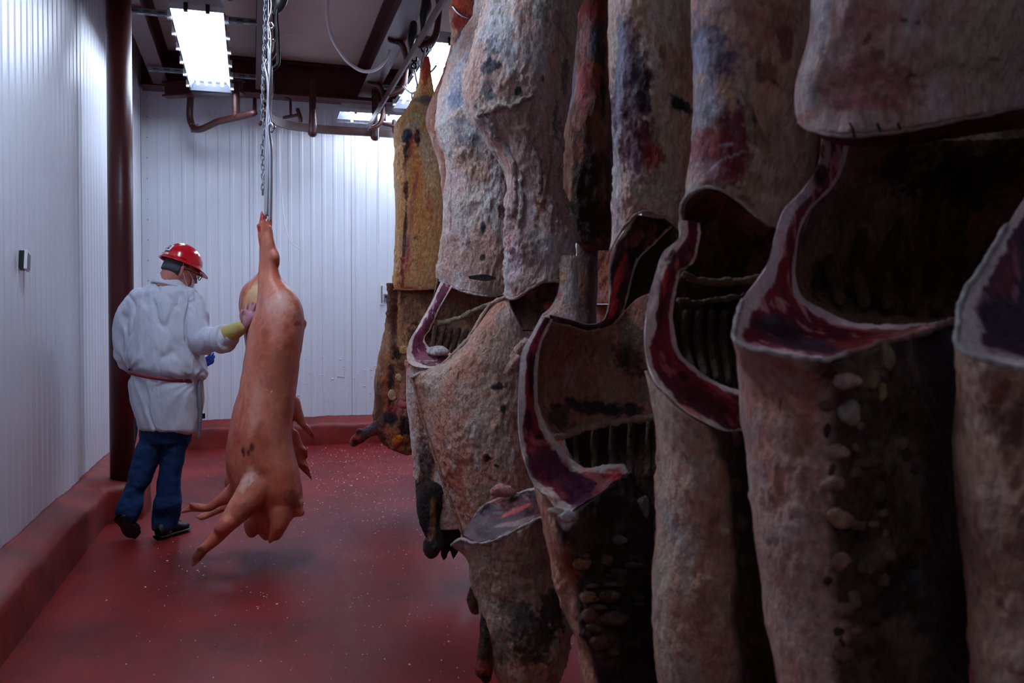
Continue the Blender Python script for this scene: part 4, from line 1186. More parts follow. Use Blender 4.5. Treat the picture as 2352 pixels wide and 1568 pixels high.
# --- A: the yellow side at the far end
A_ = thing('beef_side', P(975, 130, 6.4), 'yellow fat beef side hanging farthest back, beside the blank wall', 'beef side', 'beef sides on the rail')
zA = 6.4
rowsA = [LR(132, 970, 984, zA, .02), LR(142, 966, 987, zA, .035), LR(165, 965, 990, zA, .04), LR(190, 962, 993, zA, .045), LR(215, 957, 997, zA, .055), LR(240, 943, 1003, zA, .09), LR(265, 926, 1009, zA, .12), LR(292, 909, 1014, zA, .15), LR(330, 907, 1020, zA, .16),
         LR(400, 905, 1022, zA, .15), LR(480, 908, 1022, zA, .13), LR(560, 908, 1019, zA, .10), LR(620, 906, 1012, zA, .09), LR(655, 905, 1003, zA, .08), LR(663, 908, 1002, zA, .07)]
_, VA = piece('hindquarter', rowsA, A_, .26, YEL, [
    (975, 150, 14, 40, 0, (206, 92, 48), .95, .8), (985, 170, 6, 40, 10, (170, 60, 40), .7), (972, 210, 30, 9, 0, (110, 96, 92), .85, 1.0), (985, 222, 10, 12, 0, (90, 88, 100), .7),
    (968, 262, 26, 26, 0, (214, 196, 140), .8), (925, 315, 14, 26, 0, (44, 50, 62), .95, 1.4), (958, 320, 10, 24, -8, (70, 30, 34), .95, 1.2), (940, 285, 20, 8, 0, (170, 168, 160), .6), (922, 350, 10, 30, 0, (38, 34, 38), .9), (935, 350, 6, 40, 10, (168, 84, 60), .8),
    (915, 400, 8, 26, 0, (150, 70, 44), .8), (930, 400, 9, 30, 10, (190, 150, 84), .7), (915, 440, 6, 26, 0, (60, 28, 30), .9), (946, 440, 5, 60, 12, (170, 90, 84), .85, .8), (936, 510, 6, 60, 8, (186, 110, 104), .85, .9), (926, 590, 8, 60, 6, (176, 96, 92), .85, .9), (916, 540, 6, 80, 4, (62, 34, 38), .9, .8),
    (910, 620, 7, 50, 0, (140, 50, 44), .9), (990, 350, 22, 40, 0, (226, 200, 168), .6), (1000, 430, 16, 50, 0, (190, 168, 130), .6), (960, 500, 26, 40, 0, (196, 136, 70), .6), (985, 530, 26, 8, 30, (226, 176, 110), .8), (955, 550, 10, 8, 0, (110, 70, 60), .8, 2), (1000, 470, 14, 30, 0, (180, 110, 60), .6),
    (965, 630, 34, 30, 0, (226, 172, 118), .7)], 110, 190, .008, 12, seed=1, speck=.25)
rim([(905, 664, zA - .06), (940, 665, zA - .09), (975, 664, zA - .09), (1003, 663, zA - .03)], A_, .006, (196, 120, 96))
rowsAf = [LR(650, 893, 1010, zA + .05, .05), LR(690, 893, 1005, zA + .05, .05), LR(740, 889, 1000, zA + .04, .06), LR(790, 876, 998, zA, .08), LR(850, 864, 985, zA, .11), LR(905, 860, 975, zA, .13), LR(960, 863, 970, zA, .13), LR(1000, 869, 968, zA, .12), LR(1022, 886, 965, zA, .1), LR(1040, 925, 955, zA, .06)]
_, VAf = piece('forequarter', rowsAf, A_, .22, ((150, 108, 76), (96, 58, 42), (176, 130, 100)), [
    (900, 730, 10, 90, 0, (86, 40, 34), .85, 1), (912, 720, 5, 80, 0, (196, 140, 90), .85, .7), (945, 700, 26, 50, 0, (110, 80, 62), .7), (955, 760, 20, 30, 0, (66, 44, 36), .8), (900, 820, 30, 14, -20, (176, 126, 84), .8), (905, 810, 12, 14, 0, (30, 22, 22), .9), (890, 880, 10, 60, 0, (34, 24, 24), .85, 1.2), (872, 900, 8, 60, 0, (176, 92, 48), .8),
    (915, 900, 14, 50, 0, (190, 120, 90), .7), (925, 880, 6, 6, 0, (220, 180, 120), .8), (885, 962, 22, 16, 10, (46, 44, 52), .95, .9), (910, 940, 16, 10, 20, (196, 80, 90), .8), (925, 920, 12, 40, 0, (208, 150, 130), .6), (905, 1005, 20, 10, 10, (200, 120, 50), .85), (935, 990, 16, 30, 0, (40, 26, 24), .9), (950, 870, 20, 60, 0, (170, 110, 90), .6), (880, 1000, 10, 20, 0, (190, 120, 96), .8)], 100, 140, .012, 16, seed=2, wr=.004)
B = MB()
limb(B, [(900, 962, zA, .06), (875, 975, zA - .02, .055), (850, 990, zA - .04, .045), (832, 1000, zA - .05, .042), (818, 1010, zA - .06, .04), (812, 1017, zA - .06, .03)])
B.ell(P(824, 992, zA - .06), (.03, .03, .03), None, 12)
V, F, N_ = fuse(B, .008, 3); V = V + N_ * ((fbm(V, 16, 4, 5) - .5)[:, None] * .02)
obj('foreshank', V, F, M['flesh'], A_, True, paint(V, ((150, 84, 66), (110, 56, 50), (170, 120, 90)), 6, [(818, 1008, 16, 14, 0, (168, 26, 24), .95, .8), (822, 990, 8, 6, 0, (180, 70, 70), .8), (860, 975, 30, 7, -30, (90, 88, 110), .8), (814, 1018, 8, 6, 0, (50, 14, 14), .9)], speck=.2))
for k, (x, y, rx_, ry_, c) in enumerate([(905, 790, 9, 8, (190, 150, 100)), (912, 860, 7, 7, (206, 170, 120)), (925, 935, 9, 7, (200, 110, 110)), (890, 1022, 7, 8, (170, 100, 40)), (912, 1026, 8, 8, (196, 120, 40)), (930, 1030, 7, 9, (120, 70, 40)), (912, 905, 8, 10, (210, 170, 130))]): lump('fat_knob', VAf, x, y, rx_, ry_, A_, c, 10 + k)

# --- B0: mostly hidden side with the orange knuckle
K_ = thing('beef_side', P(1060, 10, 5.4), 'beef side with an orange knuckle on its hook, mostly hidden behind a pale one', 'beef side', 'beef sides on the rail')
zK = 5.4
piece('hindquarter', [LR(-12, 1052, 1078, zK, .03), LR(5, 1040, 1088, zK, .05), LR(35, 1036, 1092, zK, .06), LR(70, 1038, 1090, zK, .06), LR(120, 1036, 1100, zK, .07), LR(200, 1004, 1120, zK, .12), LR(245, 984, 1130, zK, .14), LR(285, 978, 1130, zK, .15), LR(320, 992, 1130, zK, .15), LR(380, 1012, 1120, zK, .13), LR(500, 1018, 1110, zK, .12), LR(640, 1020, 1090, zK, .1)],
      K_, .22, ((176, 132, 110), (150, 92, 74), (196, 168, 150)), [(1062, 10, 30, 24, 0, (214, 96, 60), .95, .7), (1060, 50, 26, 26, 0, (160, 50, 46), .95, .9), (1050, 95, 20, 30, 0, (120, 96, 84), .8), (1042, 125, 12, 40, 0, (60, 50, 52), .8), (995, 270, 14, 30, 0, (176, 110, 90), .8)], 60, 110, .008, 14, seed=3)
s_hook([(1084, -40), (1088, -10), (1082, 12), (1072, 30)], zK - .03, .009, 'chrome', K_)
s_hook([(1040, 15), (1048, 26), (1060, 36), (1074, 42)], zK - .07, .008, 'chrome', K_, 'hook_point')

# --- B
zB = 4.75
B_ = thing('beef_side', P(1090, 0, zB), 'pale beef side just right of the yellow one, bruised blue at the thigh', 'beef side', 'beef sides on the rail')
rowsB = [LR(-190, 1140, 1170, zB, .03), LR(-120, 1128, 1180, zB, .06), LR(-40, 1108, 1190, zB, .1), LR(18, 1094, 1200, zB, .13), LR(76, 1067, 1200, zB, .16), LR(129, 1037, 1200, zB, .18), LR(179, 1019, 1195, zB, .2), LR(237, 1007, 1190, zB, .2), LR(277, 1004, 1190, zB, .2), LR(326, 1012, 1188, zB, .19), LR(357, 1022, 1185, zB, .17),
         LR(395, 1026, 1184, zB, .13), LR(440, 1022, 1184, zB, .12), LR(513, 1019, 1182, zB, .12), LR(580, 1013, 1180, zB, .11), LR(620, 1006, 1170, zB, .10),
         [(1004, 640, zB), (1030, 652, zB - .06), (1055, 664, zB - .09), (1085, 672, zB - .1), (1115, 677, zB - .08), (1140, 678, zB - .04), (1160, 676, zB)]]
_, VB = piece('hindquarter', rowsB, B_, .24, ((212, 192, 180), (202, 162, 148), (216, 210, 208)), [
    (1040, 180, 26, 60, 20, (186, 192, 206), .6), (1050, 215, 24, 34, 0, (120, 134, 166), .55, 1.8), (1030, 240, 22, 26, 0, (110, 126, 160), .5, 1.8), (1060, 290, 34, 30, 0, (104, 116, 134), .6, 2.2), (1085, 330, 30, 14, 0, (96, 100, 106), .6, 2.2), (1045, 365, 40, 8, 0, (222, 206, 188), .8), (1060, 385, 36, 22, 0, (206, 150, 118), .6, 2),
    (1030, 420, 12, 40, 0, (222, 200, 200), .6), (1045, 420, 20, 40, 0, (214, 170, 172), .6), (1090, 400, 30, 20, 0, (212, 160, 130), .6, 2), (1050, 520, 30, 60, 0, (200, 200, 200), .4, 2), (1022, 470, 4, 60, 0, (120, 40, 44), .6), (1110, 525, 8, 18, 0, (60, 64, 70), .95, .8), (1155, 480, 8, 24, 0, (96, 56, 46), .9, 1), (1110, 595, 7, 8, 0, (50, 52, 52), .9, .8), (1048, 620, 60, 30, 0, (200, 170, 160), .4), (1075, 560, 5, 12, 0, (60, 40, 36), .7), (1050, 655, 60, 12, 10, (196, 176, 176), .5), (1130, 640, 24, 14, 0, (190, 130, 110), .6)], 170, 280, .011, 13, seed=5, wr=.002)
rim([(1004, 641, zB), (1030, 654, zB - .07), (1055, 666, zB - .1), (1085, 674, zB - .11), (1115, 679, zB - .09), (1140, 680, zB - .05)], B_, .006, (206, 190, 186))
# dark slit near its lower edge
piece('slit', [[(1075, 634, zB - .145), (1095, 631, zB - .15), (1115, 630, zB - .15), (1138, 636, zB - .14)], [(1078, 640, zB - .143), (1096, 643, zB - .148), (1116, 645, zB - .148), (1140, 641, zB - .138)]], B_, .02, ((30, 22, 22), (20, 14, 14), (40, 30, 28)), None, 30, 10, .001, 20, seed=6)
zb = 4.45
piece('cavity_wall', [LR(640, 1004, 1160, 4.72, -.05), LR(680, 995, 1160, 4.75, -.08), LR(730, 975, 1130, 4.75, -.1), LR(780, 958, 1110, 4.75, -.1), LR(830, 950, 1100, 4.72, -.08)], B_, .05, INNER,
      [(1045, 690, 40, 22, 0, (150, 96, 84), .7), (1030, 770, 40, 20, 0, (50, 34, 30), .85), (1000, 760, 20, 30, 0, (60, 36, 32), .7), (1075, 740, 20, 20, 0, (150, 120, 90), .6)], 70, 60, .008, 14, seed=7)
for k in range(5):
    o_ = MB().tube([P(1000 + k * 18, 752 + 2 * k, 4.68), P(996 + k * 17, 780, 4.66), P(990 + k * 16, 815, 4.62)], .014, 8, res=10); V, F = o_.arr()
    obj('rib', V, F, M['flesh'], B_, True, np.tile(np.array(lin((96, 64, 54))), (len(V), 1)))
rim([(980, 736, 4.5), (1010, 740, 4.52), (1050, 732, 4.54), (1090, 712, 4.54), (1138, 694, 4.5)], B_, .012, (172, 158, 128), 'membrane_band')
piece('cut_face', [[(1012, 648, zb + .1), (1026, 652, zb + .1), (1040, 656, zb + .1)], [(988, 700, zb + .05), (1000, 702, zb + .05), (1012, 704, zb + .06)], [(960, 750, zb), (974, 752, zb), (988, 754, zb + .03)], [(940, 785, zb - .05), (956, 784, zb - .03), (974, 782, zb)],
                   [(934, 812, zb - .08), (956, 806, zb - .05), (984, 796, zb)], [(940, 834, zb - .1), (972, 826, zb - .07), (1005, 806, zb)], [(975, 846, zb - .1), (1005, 834, zb - .07), (1030, 808, zb)], [(1000, 846, zb - .1), (1020, 835, zb - .07), (1040, 815, zb)]],
      B_, .03, FAT, [(985, 806, 26, 16, 10, (150, 96, 110), .6, 1.4)], 50, 110, .003, 20, mt='meat', ucol=cutcol(.25, .86, ((110, 46, 62), (88, 40, 58), (170, 130, 140))), seed=8, edge=.5)
lump('bone_end', onsurf and VB * 0 + P(1008, 806, zb - .05), 1008, 806, 22, 9, B_, (206, 184, 180), 3)
plate = [[(1140, 690, 4.35), (1165, 682, 4.32), (1200, 690, 4.35), (1240, 735, 4.45)], [(1065, 788, 4.30), (1120, 745, 4.24), (1185, 745, 4.28), (1248, 790, 4.42)], [(1005, 842, 4.28), (1080, 816, 4.18), (1170, 812, 4.22), (1250, 850, 4.4)],
         [(945, 866, 4.28), (1030, 862, 4.15), (1145, 870, 4.18), (1252, 905, 4.38)], [(955, 900, 4.28), (1040, 930, 4.12), (1150, 940, 4.15), (1254, 960, 4.36)], [(982, 1000, 4.27), (1060, 1020, 4.11), (1160, 1025, 4.13), (1256, 1040, 4.35)],
         [(1008, 1080, 4.26), (1080, 1100, 4.11), (1170, 1105, 4.12), (1258, 1120, 4.34)], [(1038, 1160, 4.26), (1100, 1180, 4.12), (1180, 1185, 4.12), (1262, 1200, 4.34)], [(1064, 1232, 4.26), (1120, 1245, 4.13), (1190, 1250, 4.13), (1268, 1260, 4.34)], [(1084, 1310, 4.28), (1130, 1320, 4.16), (1195, 1325, 4.16), (1270, 1330, 4.34)]]
_, VP = piece('plate', plate, B_, .09, ((192, 162, 142), (184, 132, 112), (196, 180, 168)), [
    (1195, 720, 40, 36, 0, (214, 194, 184), .7), (1150, 790, 30, 60, 30, (176, 140, 120), .5), (1180, 850, 16, 70, 40, (130, 74, 54), .45, 2.4), (1145, 886, 22, 8, -10, (34, 30, 30), .95, 1.8), (1120, 900, 14, 10, 0, (170, 80, 64), .5), (1160, 935, 8, 12, 0, (28, 26, 26), .95, 1.2), (1060, 900, 50, 40, 0, (200, 140, 120), .4),
    (1000, 990, 24, 60, -20, (206, 140, 112), .6), (1030, 1090, 30, 60, -20, (190, 104, 76), .6, 2), (1045, 1150, 20, 60, -20, (180, 96, 70), .6), (1120, 1000, 50, 40, 0, (180, 168, 152), .6), (1120, 1050, 12, 8, 40, (50, 44, 42), .9, 1), (1142, 1068, 10, 5, 30, (30, 28, 28), .9, 1), (1130, 1120, 30, 20, 0, (140, 120, 106), .5, 2), (1110, 1140, 50, 30, 0, (150, 120, 100), .5), (1075, 1200, 20, 40, -10, (186, 120, 90), .5), (1100, 930, 50, 20, 0, (208, 176, 160), .4),
    (1100, 960, 24, 40, 20, (200, 190, 178), .5), (1220, 830, 20, 60, 0, (150, 110, 94), .6), (1215, 760, 12, 40, -20, (150, 96, 80), .5)], 160, 230, .008, 13, seed=9, wr=.001)
rim([(1240, 735, 4.42), (1165, 681, 4.3), (1140, 690, 4.33), (1065, 788, 4.28), (1005, 842, 4.26), (945, 866, 4.26)], B_, .008, (206, 178, 168))
rim([(945, 866, 4.26), (982, 1000, 4.25), (1008, 1080, 4.24), (1038, 1160, 4.24), (1064, 1232, 4.24)], B_, .006, (196, 140, 118))
piece('back_edge', [LR(826, 932, 1010, 4.42, .05), LR(870, 933, 985, 4.42, .05), LR(940, 937, 990, 4.42, .05), LR(1010, 944, 1000, 4.42, .05), LR(1080, 952, 1030, 4.42, .06), LR(1150, 960, 1060, 4.42, .07), LR(1210, 974, 1075, 4.42, .06)], B_, .12, ((196, 176, 164), (176, 128, 108), (206, 200, 196)),
      [(960, 1150, 30, 60, 0, (40, 34, 32), .95, .9), (975, 1060, 24, 60, -8, (60, 40, 36), .9, .9), (990, 1180, 12, 60, 0, (36, 26, 24), .9), (968, 930, 8, 80, -3, (110, 56, 46), .7), (945, 1000, 5, 60, 0, (206, 170, 150), .8), (940, 860, 8, 20, 0, (214, 206, 200), .7)], 70, 130, .007, 16, seed=10)
B = MB()
limb(B, [(990, 1130, 4.38, .075), (985, 1180, 4.36, .06), (992, 1215, 4.35, .042), (1000, 1235, 4.35, .04), (996, 1252, 4.34, .05), (992, 1262, 4.34, .045)])
limb(B, [(1030, 1180, 4.42, .05), (1030, 1230, 4.42, .035), (1022, 1262, 4.42, .02), (1020, 1282, 4.42, .007)])
limb(B, [(1042, 1190, 4.42, .045), (1045, 1240, 4.42, .03), (1042, 1285, 4.42, .006)])
V, F, N_ = fuse(B, .009, 2); V = V + N_ * ((fbm(V, 18, 4, 5) - .5)[:, None] * .03)
obj('foreshank', V, F, M['flesh'], B_, True, paint(V, ((58, 44, 40), (40, 30, 30), (84, 56, 46)), 6, [(1000, 1190, 7, 50, 0, (160, 116, 60), .9, .6), (988, 1230, 10, 18, 0, (170, 110, 100), .7), (1000, 1258, 26, 10, 0, (44, 38, 38), .9)], speck=.2))

# --- C
zC = 3.5
C_ = thing('beef_side', P(1210, 0, zC), 'broad pale beef side with a bulging thigh, second of the pale ones', 'beef side', 'beef sides on the rail')
rowsC = [LR(-420, 1205, 1240, zC, .03), LR(-330, 1195, 1262, zC, .05), LR(-200, 1170, 1300, zC, .1), LR(-80, 1142, 1325, zC, .14), LR(0, 1128, 1330, zC, .17), LR(50, 1111, 1328, zC, .18), LR(112, 1085, 1322, zC, .19), LR(165, 1072, 1316, zC, .19), LR(214, 1066, 1310, zC, .18), LR(262, 1074, 1299, zC, .16),
         LR(305, 1100, 1292, zC, .15), LR(350, 1136, 1288, zC, .14), LR(400, 1158, 1287, zC, .13), LR(450, 1166, 1292, zC, .12), LR(518, 1166, 1312, zC, .12), LR(580, 1164, 1323, zC, .12), LR(625, 1162, 1318, zC, .11),
         [(1158, 672, zC), (1170, 684, zC - .05), (1190, 680, zC - .09), (1215, 662, zC - .11), (1245, 646, zC - .11), (1275, 642, zC - .09), (1295, 646, zC - .05), (1310, 640, zC)]]
_, VC = piece('hindquarter', rowsC, C_, .22, FAT, [
    (1130, 100, 30, 40, 0, (84, 96, 112), .8, 2.2), (1125, 150, 26, 20, 0, (60, 70, 84), .85, 2.0), (1110, 200, 20, 16, 0, (66, 76, 86), .75, 2), (1140, 150, 10, 16, 0, (36, 40, 46), .9, 1.4), (1190, 208, 9, 15, 20, (46, 52, 58), .95, .9), (1125, 222, 14, 12, 0, (56, 60, 66), .8, 1.6), (1078, 200, 9, 60, 0, (206, 150, 130), .7), (1075, 160, 10, 40, 0, (214, 166, 150), .6),
    (1198, 45, 4, 24, 0, (130, 50, 44), .8, .8), (1248, 182, 4, 8, 0, (110, 56, 36), .9, .6), (1290, 60, 30, 60, 0, (150, 140, 120), .6, 1.8), (1255, 40, 30, 30, 0, (120, 136, 130), .6, 1.8), (1300, 100, 20, 30, 0, (180, 120, 80), .4), (1160, 60, 40, 50, 20, (206, 206, 210), .7), (1230, 100, 30, 60, 30, (226, 222, 222), .5, 2),
    (1170, 240, 60, 14, -6, (228, 216, 200), .7), (1120, 270, 30, 14, 0, (224, 206, 190), .7), (1150, 320, 50, 24, 0, (206, 160, 140), .6, 2), (1230, 280, 24, 60, 8, (206, 160, 150), .5), (1260, 330, 20, 60, 8, (214, 172, 160), .5), (1200, 380, 40, 40, 0, (220, 184, 168), .5, 2), (1130, 380, 30, 30, 0, (206, 140, 110), .4, 2), (1200, 480, 30, 70, 0, (224, 186, 190), .7, 1.8), (1180, 580, 20, 60, 0, (226, 180, 190), .7, 1.6),
    (1180, 660, 16, 22, 0, (216, 150, 150), .6), (1250, 440, 14, 60, 12, (170, 110, 84), .7, 1.8), (1240, 480, 10, 40, 10, (160, 96, 60), .7), (1275, 500, 24, 50, 20, (150, 100, 96), .6), (1250, 560, 40, 30, 0, (214, 212, 216), .7, 1.8), (1270, 610, 40, 26, 0, (214, 196, 184), .6), (1300, 590, 14, 14, 0, (196, 150, 110), .7), (1285, 330, 5, 60, 0, (190, 176, 170), .7),
    (1165, 440, 3, 70, 0, (140, 70, 66), .6), (1164, 560, 4, 30, 0, (170, 60, 60), .6), (1290, 290, 8, 60, 4, (66, 52, 50), .7), (1310, 180, 8, 40, 0, (70, 54, 52), .7)], 210, 340, .012, 13, seed=15, wr=.002)
rim([(1158, 674, zC), (1172, 686, zC - .06), (1190, 682, zC - .1), (1215, 664, zC - .12), (1245, 648, zC - .12), (1275, 644, zC - .1), (1296, 648, zC - .06)], C_, .006, (206, 178, 166))
# loose folds of fat lying over the thigh
for k, (a, b_, c_, d_) in enumerate([((1068, 232), (1090, 262), (1120, 292), (1140, 330)), ((1150, 330), (1160, 380), (1166, 430), (1167, 500)), ((1075, 270), (1120, 255), (1180, 240), (1230, 232)), ((1290, 300), (1272, 360), (1262, 420), (1250, 470)), ((1200, 300), (1230, 340), (1245, 390), (1240, 440)), ((1180, 400), (1190, 450), (1185, 520), (1190, 590))]):
    s_ = [onsurf(VC, *q) - FW * .0 for q in (a, b_, c_, d_)]
    V, F = MB().tube(s_, [.006, .011, .012, .006], 8, res=40).arr(); V = V + (np.stack([fbm(V, 40, 3, q) for q in (4, 5, 6)], 1) - .5) * .03
    obj('fat_fold', V, F, M['flesh'], C_, True, paint(V, FAT, 44 + k, None))
piece('flank_strap', [LR(588, 1288, 1326, 3.42, .03), LR(625, 1286, 1327, 3.41, .03), LR(655, 1284, 1328, 3.4, .03), LR(685, 1276, 1329, 3.39, .03), LR(708, 1262, 1328, 3.38, .03), LR(726, 1246, 1326, 3.36, .02, yr=745), LR(730, 1252, 1322, 3.36, .01, yr=764)], C_, .05, FAT, [(1290, 640, 8, 20, 0, (190, 140, 84), .8, 1.6), (1276, 672, 12, 10, 0, (190, 90, 80), .7), (1305, 700, 14, 10, 0, (190, 150, 110), .6)], 60, 80, .007, 16, seed=17)
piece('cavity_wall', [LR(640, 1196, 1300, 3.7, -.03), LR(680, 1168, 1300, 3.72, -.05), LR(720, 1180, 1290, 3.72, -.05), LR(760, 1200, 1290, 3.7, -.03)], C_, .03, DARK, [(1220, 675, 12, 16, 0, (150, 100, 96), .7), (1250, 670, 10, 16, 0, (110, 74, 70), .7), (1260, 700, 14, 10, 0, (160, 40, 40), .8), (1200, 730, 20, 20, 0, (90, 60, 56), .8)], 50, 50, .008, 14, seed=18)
Cf = [[(1038, 1250, 3.08), (1070, 1236, 3.04), (1105, 1246, 2.99), (1145, 1236, 2.95), (1195, 1212, 2.95), (1250, 1185, 3.02), (1300, 1185, 3.14)], LR(1290, 1074, 1306, 3.1, .13), LR(1350, 1090, 1309, 3.1, .14), LR(1420, 1106, 1312, 3.08, .15), LR(1500, 1126, 1298, 3.06, .14), LR(1560, 1150, 1275, 3.05, .12), LR(1592, 1180, 1245, 3.04, .08)]
_, VCf = piece('forequarter', Cf, C_, .22, ((182, 156, 134), (170, 124, 98), (196, 180, 160)), [
    (1180, 1400, 60, 26, 0, (84, 76, 72), .7, 2), (1220, 1460, 60, 60, 0, (60, 50, 50), .8, 1.6), (1150, 1480, 24, 60, 0, (96, 78, 70), .7), (1270, 1400, 30, 60, 0, (50, 38, 38), .8), (1130, 1290, 40, 14, 10, (206, 184, 160), .7), (1220, 1310, 40, 22, 0, (150, 96, 90), .6), (1200, 1350, 50, 10, -20, (120, 96, 80), .5), (1060, 1250, 14, 8, 0, (210, 206, 206), .8)], 120, 140, .009, 16, seed=19, wr=.003)
piece('cut_face', [[(1064, 1228, 3.04), (1072, 1212, 3.06), (1082, 1196, 3.08)], [(1090, 1243, 3.0), (1096, 1204, 3.06), (1104, 1166, 3.12)], [(1118, 1242, 2.97), (1124, 1192, 3.06), (1132, 1148, 3.16)], [(1150, 1232, 2.95), (1158, 1180, 3.06), (1168, 1136, 3.18)], [(1192, 1210, 2.95), (1197, 1165, 3.06), (1204, 1128, 3.18)], [(1245, 1186, 3.0), (1242, 1150, 3.08), (1240, 1118, 3.18)]],
      C_, .03, FAT, [(1150, 1190, 50, 16, -24, (64, 24, 32), .9, .9), (1180, 1190, 60, 4, -16, (150, 116, 108), .7, .8), (1130, 1195, 40, 4, -30, (40, 16, 24), .8, .8), (1180, 1160, 40, 3, -22, (196, 70, 66), .7, .8), (1150, 1135, 30, 10, 0, (190, 120, 120), .7), (1110, 1228, 30, 8, -14, (60, 34, 44), .7)], 60, 110, .004, 18, mt='meat', gain=1.0, ucol=cutcol(.05, .93, ((84, 34, 42), (54, 20, 28), (120, 70, 68))), seed=20, edge=.5)
rim([(1038, 1250, 3.06), (1060, 1238, 3.04), (1085, 1246, 3.0), (1118, 1246, 2.96), (1150, 1235, 2.94), (1192, 1213, 2.94), (1245, 1188, 3.0)], C_, .006, (210, 196, 190))
lump('fat_knob', VCf * 0 + P(1155, 1128, 3.14), 1155, 1128, 24, 12, C_, (190, 130, 124), 5)
B = MB()
limb(B, [(1120, 1370, 3.06, .02), (1120, 1430, 3.02, .028), (1115, 1490, 3.0, .026), (1112, 1522, 3.0, .03), (1112, 1538, 3.0, .034), (1116, 1556, 3.0, .02)])
limb(B, [(1092, 1300, 3.1, .02), (1088, 1350, 3.1, .014), (1086, 1380, 3.1, .022), (1092, 1400, 3.1, .018)])
V, F, N_ = fuse(B, .006, 2); V = V + N_ * ((fbm(V, 22, 3, 5) - .5)[:, None] * .012)
obj('foreshank', V, F, M['flesh'], C_, True, paint(V, ((120, 70, 44), (46, 40, 40), (150, 90, 60)), 6, [(1112, 1530, 22, 14, 0, (190, 84, 66), .9), (1120, 1450, 6, 50, 0, (40, 36, 36), .8)], speck=.2))

for k, px_t in enumerate([[[(1156, 856, 3.5), (1166, 862, 3.49), (1182, 858, 3.5)], [(1164, 838, 3.48), (1176, 842, 3.47), (1192, 846, 3.5)], [(1186, 812, 3.48), (1196, 818, 3.47), (1204, 826, 3.5)]],
                         [[(1168, 818, 3.52), (1176, 824, 3.51), (1190, 826, 3.52)], [(1184, 796, 3.5), (1194, 800, 3.49), (1204, 806, 3.52)], [(1206, 776, 3.5), (1214, 780, 3.49), (1222, 786, 3.52)]]]):
    piece('fat_tab', px_t, C_, .03, FAT, None, 26, 26, .004, 20, seed=200 + k)
# --- D: dark narrow side between the pale ones
zD = 3.75
D_ = thing('beef_side', P(1360, 0, zD), 'dark narrow red-brown side squeezed between two pale beef sides', 'beef side', 'beef sides on the rail')
_, VD = piece('hindquarter', [LR(-300, 1350, 1380, zD, .03), LR(-120, 1338, 1395, zD, .07), LR(0, 1334, 1402, zD, .09), LR(60, 1327, 1404, zD, .1), LR(150, 1324, 1408, zD, .11), LR(230, 1317, 1412, zD, .12), LR(290, 1300, 1416, zD, .14), LR(350, 1289, 1420, zD, .15), LR(440, 1288, 1424, zD, .15), LR(500, 1298, 1426, zD, .14), LR(545, 1320, 1420, zD, .12), LR(578, 1345, 1410, zD, .08)],
      D_, .24, ((120, 66, 52), (84, 46, 38), (140, 92, 70)), [(1355, 20, 30, 30, 0, (170, 50, 50), .8, 1.6), (1340, 90, 16, 50, 0, (196, 150, 150), .7), (1375, 90, 16, 40, 10, (70, 84, 100), .85, 1.6), (1390, 130, 12, 40, 0, (40, 48, 56), .8), (1345, 190, 24, 40, 0, (190, 80, 84), .7), (1370, 160, 16, 16, 0, (190, 96, 50), .7), (1335, 240, 20, 30, 0, (196, 110, 110), .6), (1320, 280, 16, 20, 0, (196, 130, 110), .6), (1390, 230, 6, 60, 0, (40, 28, 26), .9), (1300, 400, 8, 60, 0, (190, 140, 110), .8), (1350, 400, 40, 60, 0, (62, 44, 40), .8), (1360, 500, 50, 50, 0, (46, 32, 32), .8), (1330, 350, 6, 30, 0, (190, 100, 60), .7)], 90, 160, .009, 14, seed=25)
piece('forequarter', [LR(560, 1325, 1374, zD, .04), LR(650, 1324, 1372, zD, .05), LR(745, 1326, 1370, zD, .05), LR(900, 1300, 1420, zD, .1), LR(1100, 1290, 1440, zD, .12), LR(1300, 1310, 1430, zD, .1)], D_, .14, ((96, 78, 72), (74, 52, 48), (120, 100, 92)), [(1332, 640, 6, 60, 0, (120, 70, 40), .7)], 50, 120, .008, 14, seed=26)

# --- side seen through the gap
zG = 5.1
Q_ = thing('beef_side', P(1400, 100, zG), 'reddish beef side seen through the gap behind the dark narrow one', 'beef side', 'beef sides on the rail')
_, VQ = piece('hindquarter', [LR(-150, 1390, 1410, zG, .02), LR(0, 1370, 1430, zG, .08), LR(200, 1350, 1440, zG, .13), LR(400, 1348, 1442, zG, .13), LR(560, 1350, 1444, zG, .12), LR(698, 1354, 1446, zG, .1)], Q_, .22, ((196, 120, 96), (180, 84, 70), (206, 150, 130)), [(1375, 600, 5, 30, 20, (90, 40, 36), .8), (1385, 650, 6, 30, 30, (100, 44, 40), .8), (1370, 680, 16, 14, 0, (206, 150, 150), .8)], 60, 120, .012, 16, seed=27, wr=.006)
piece('forequarter', [LR(700, 1352, 1448, zG + .05, .06), LR(760, 1345, 1450, zG + .05, .08), LR(900, 1330, 1450, zG, .12), LR(1040, 1345, 1440, zG, .1)], Q_, .2, ((176, 110, 84), (150, 70, 60), (190, 120, 70)), [(1372, 725, 10, 24, 20, (196, 140, 150), .8), (1385, 720, 8, 30, 0, (170, 96, 36), .8)], 50, 70, .01, 16, seed=28)

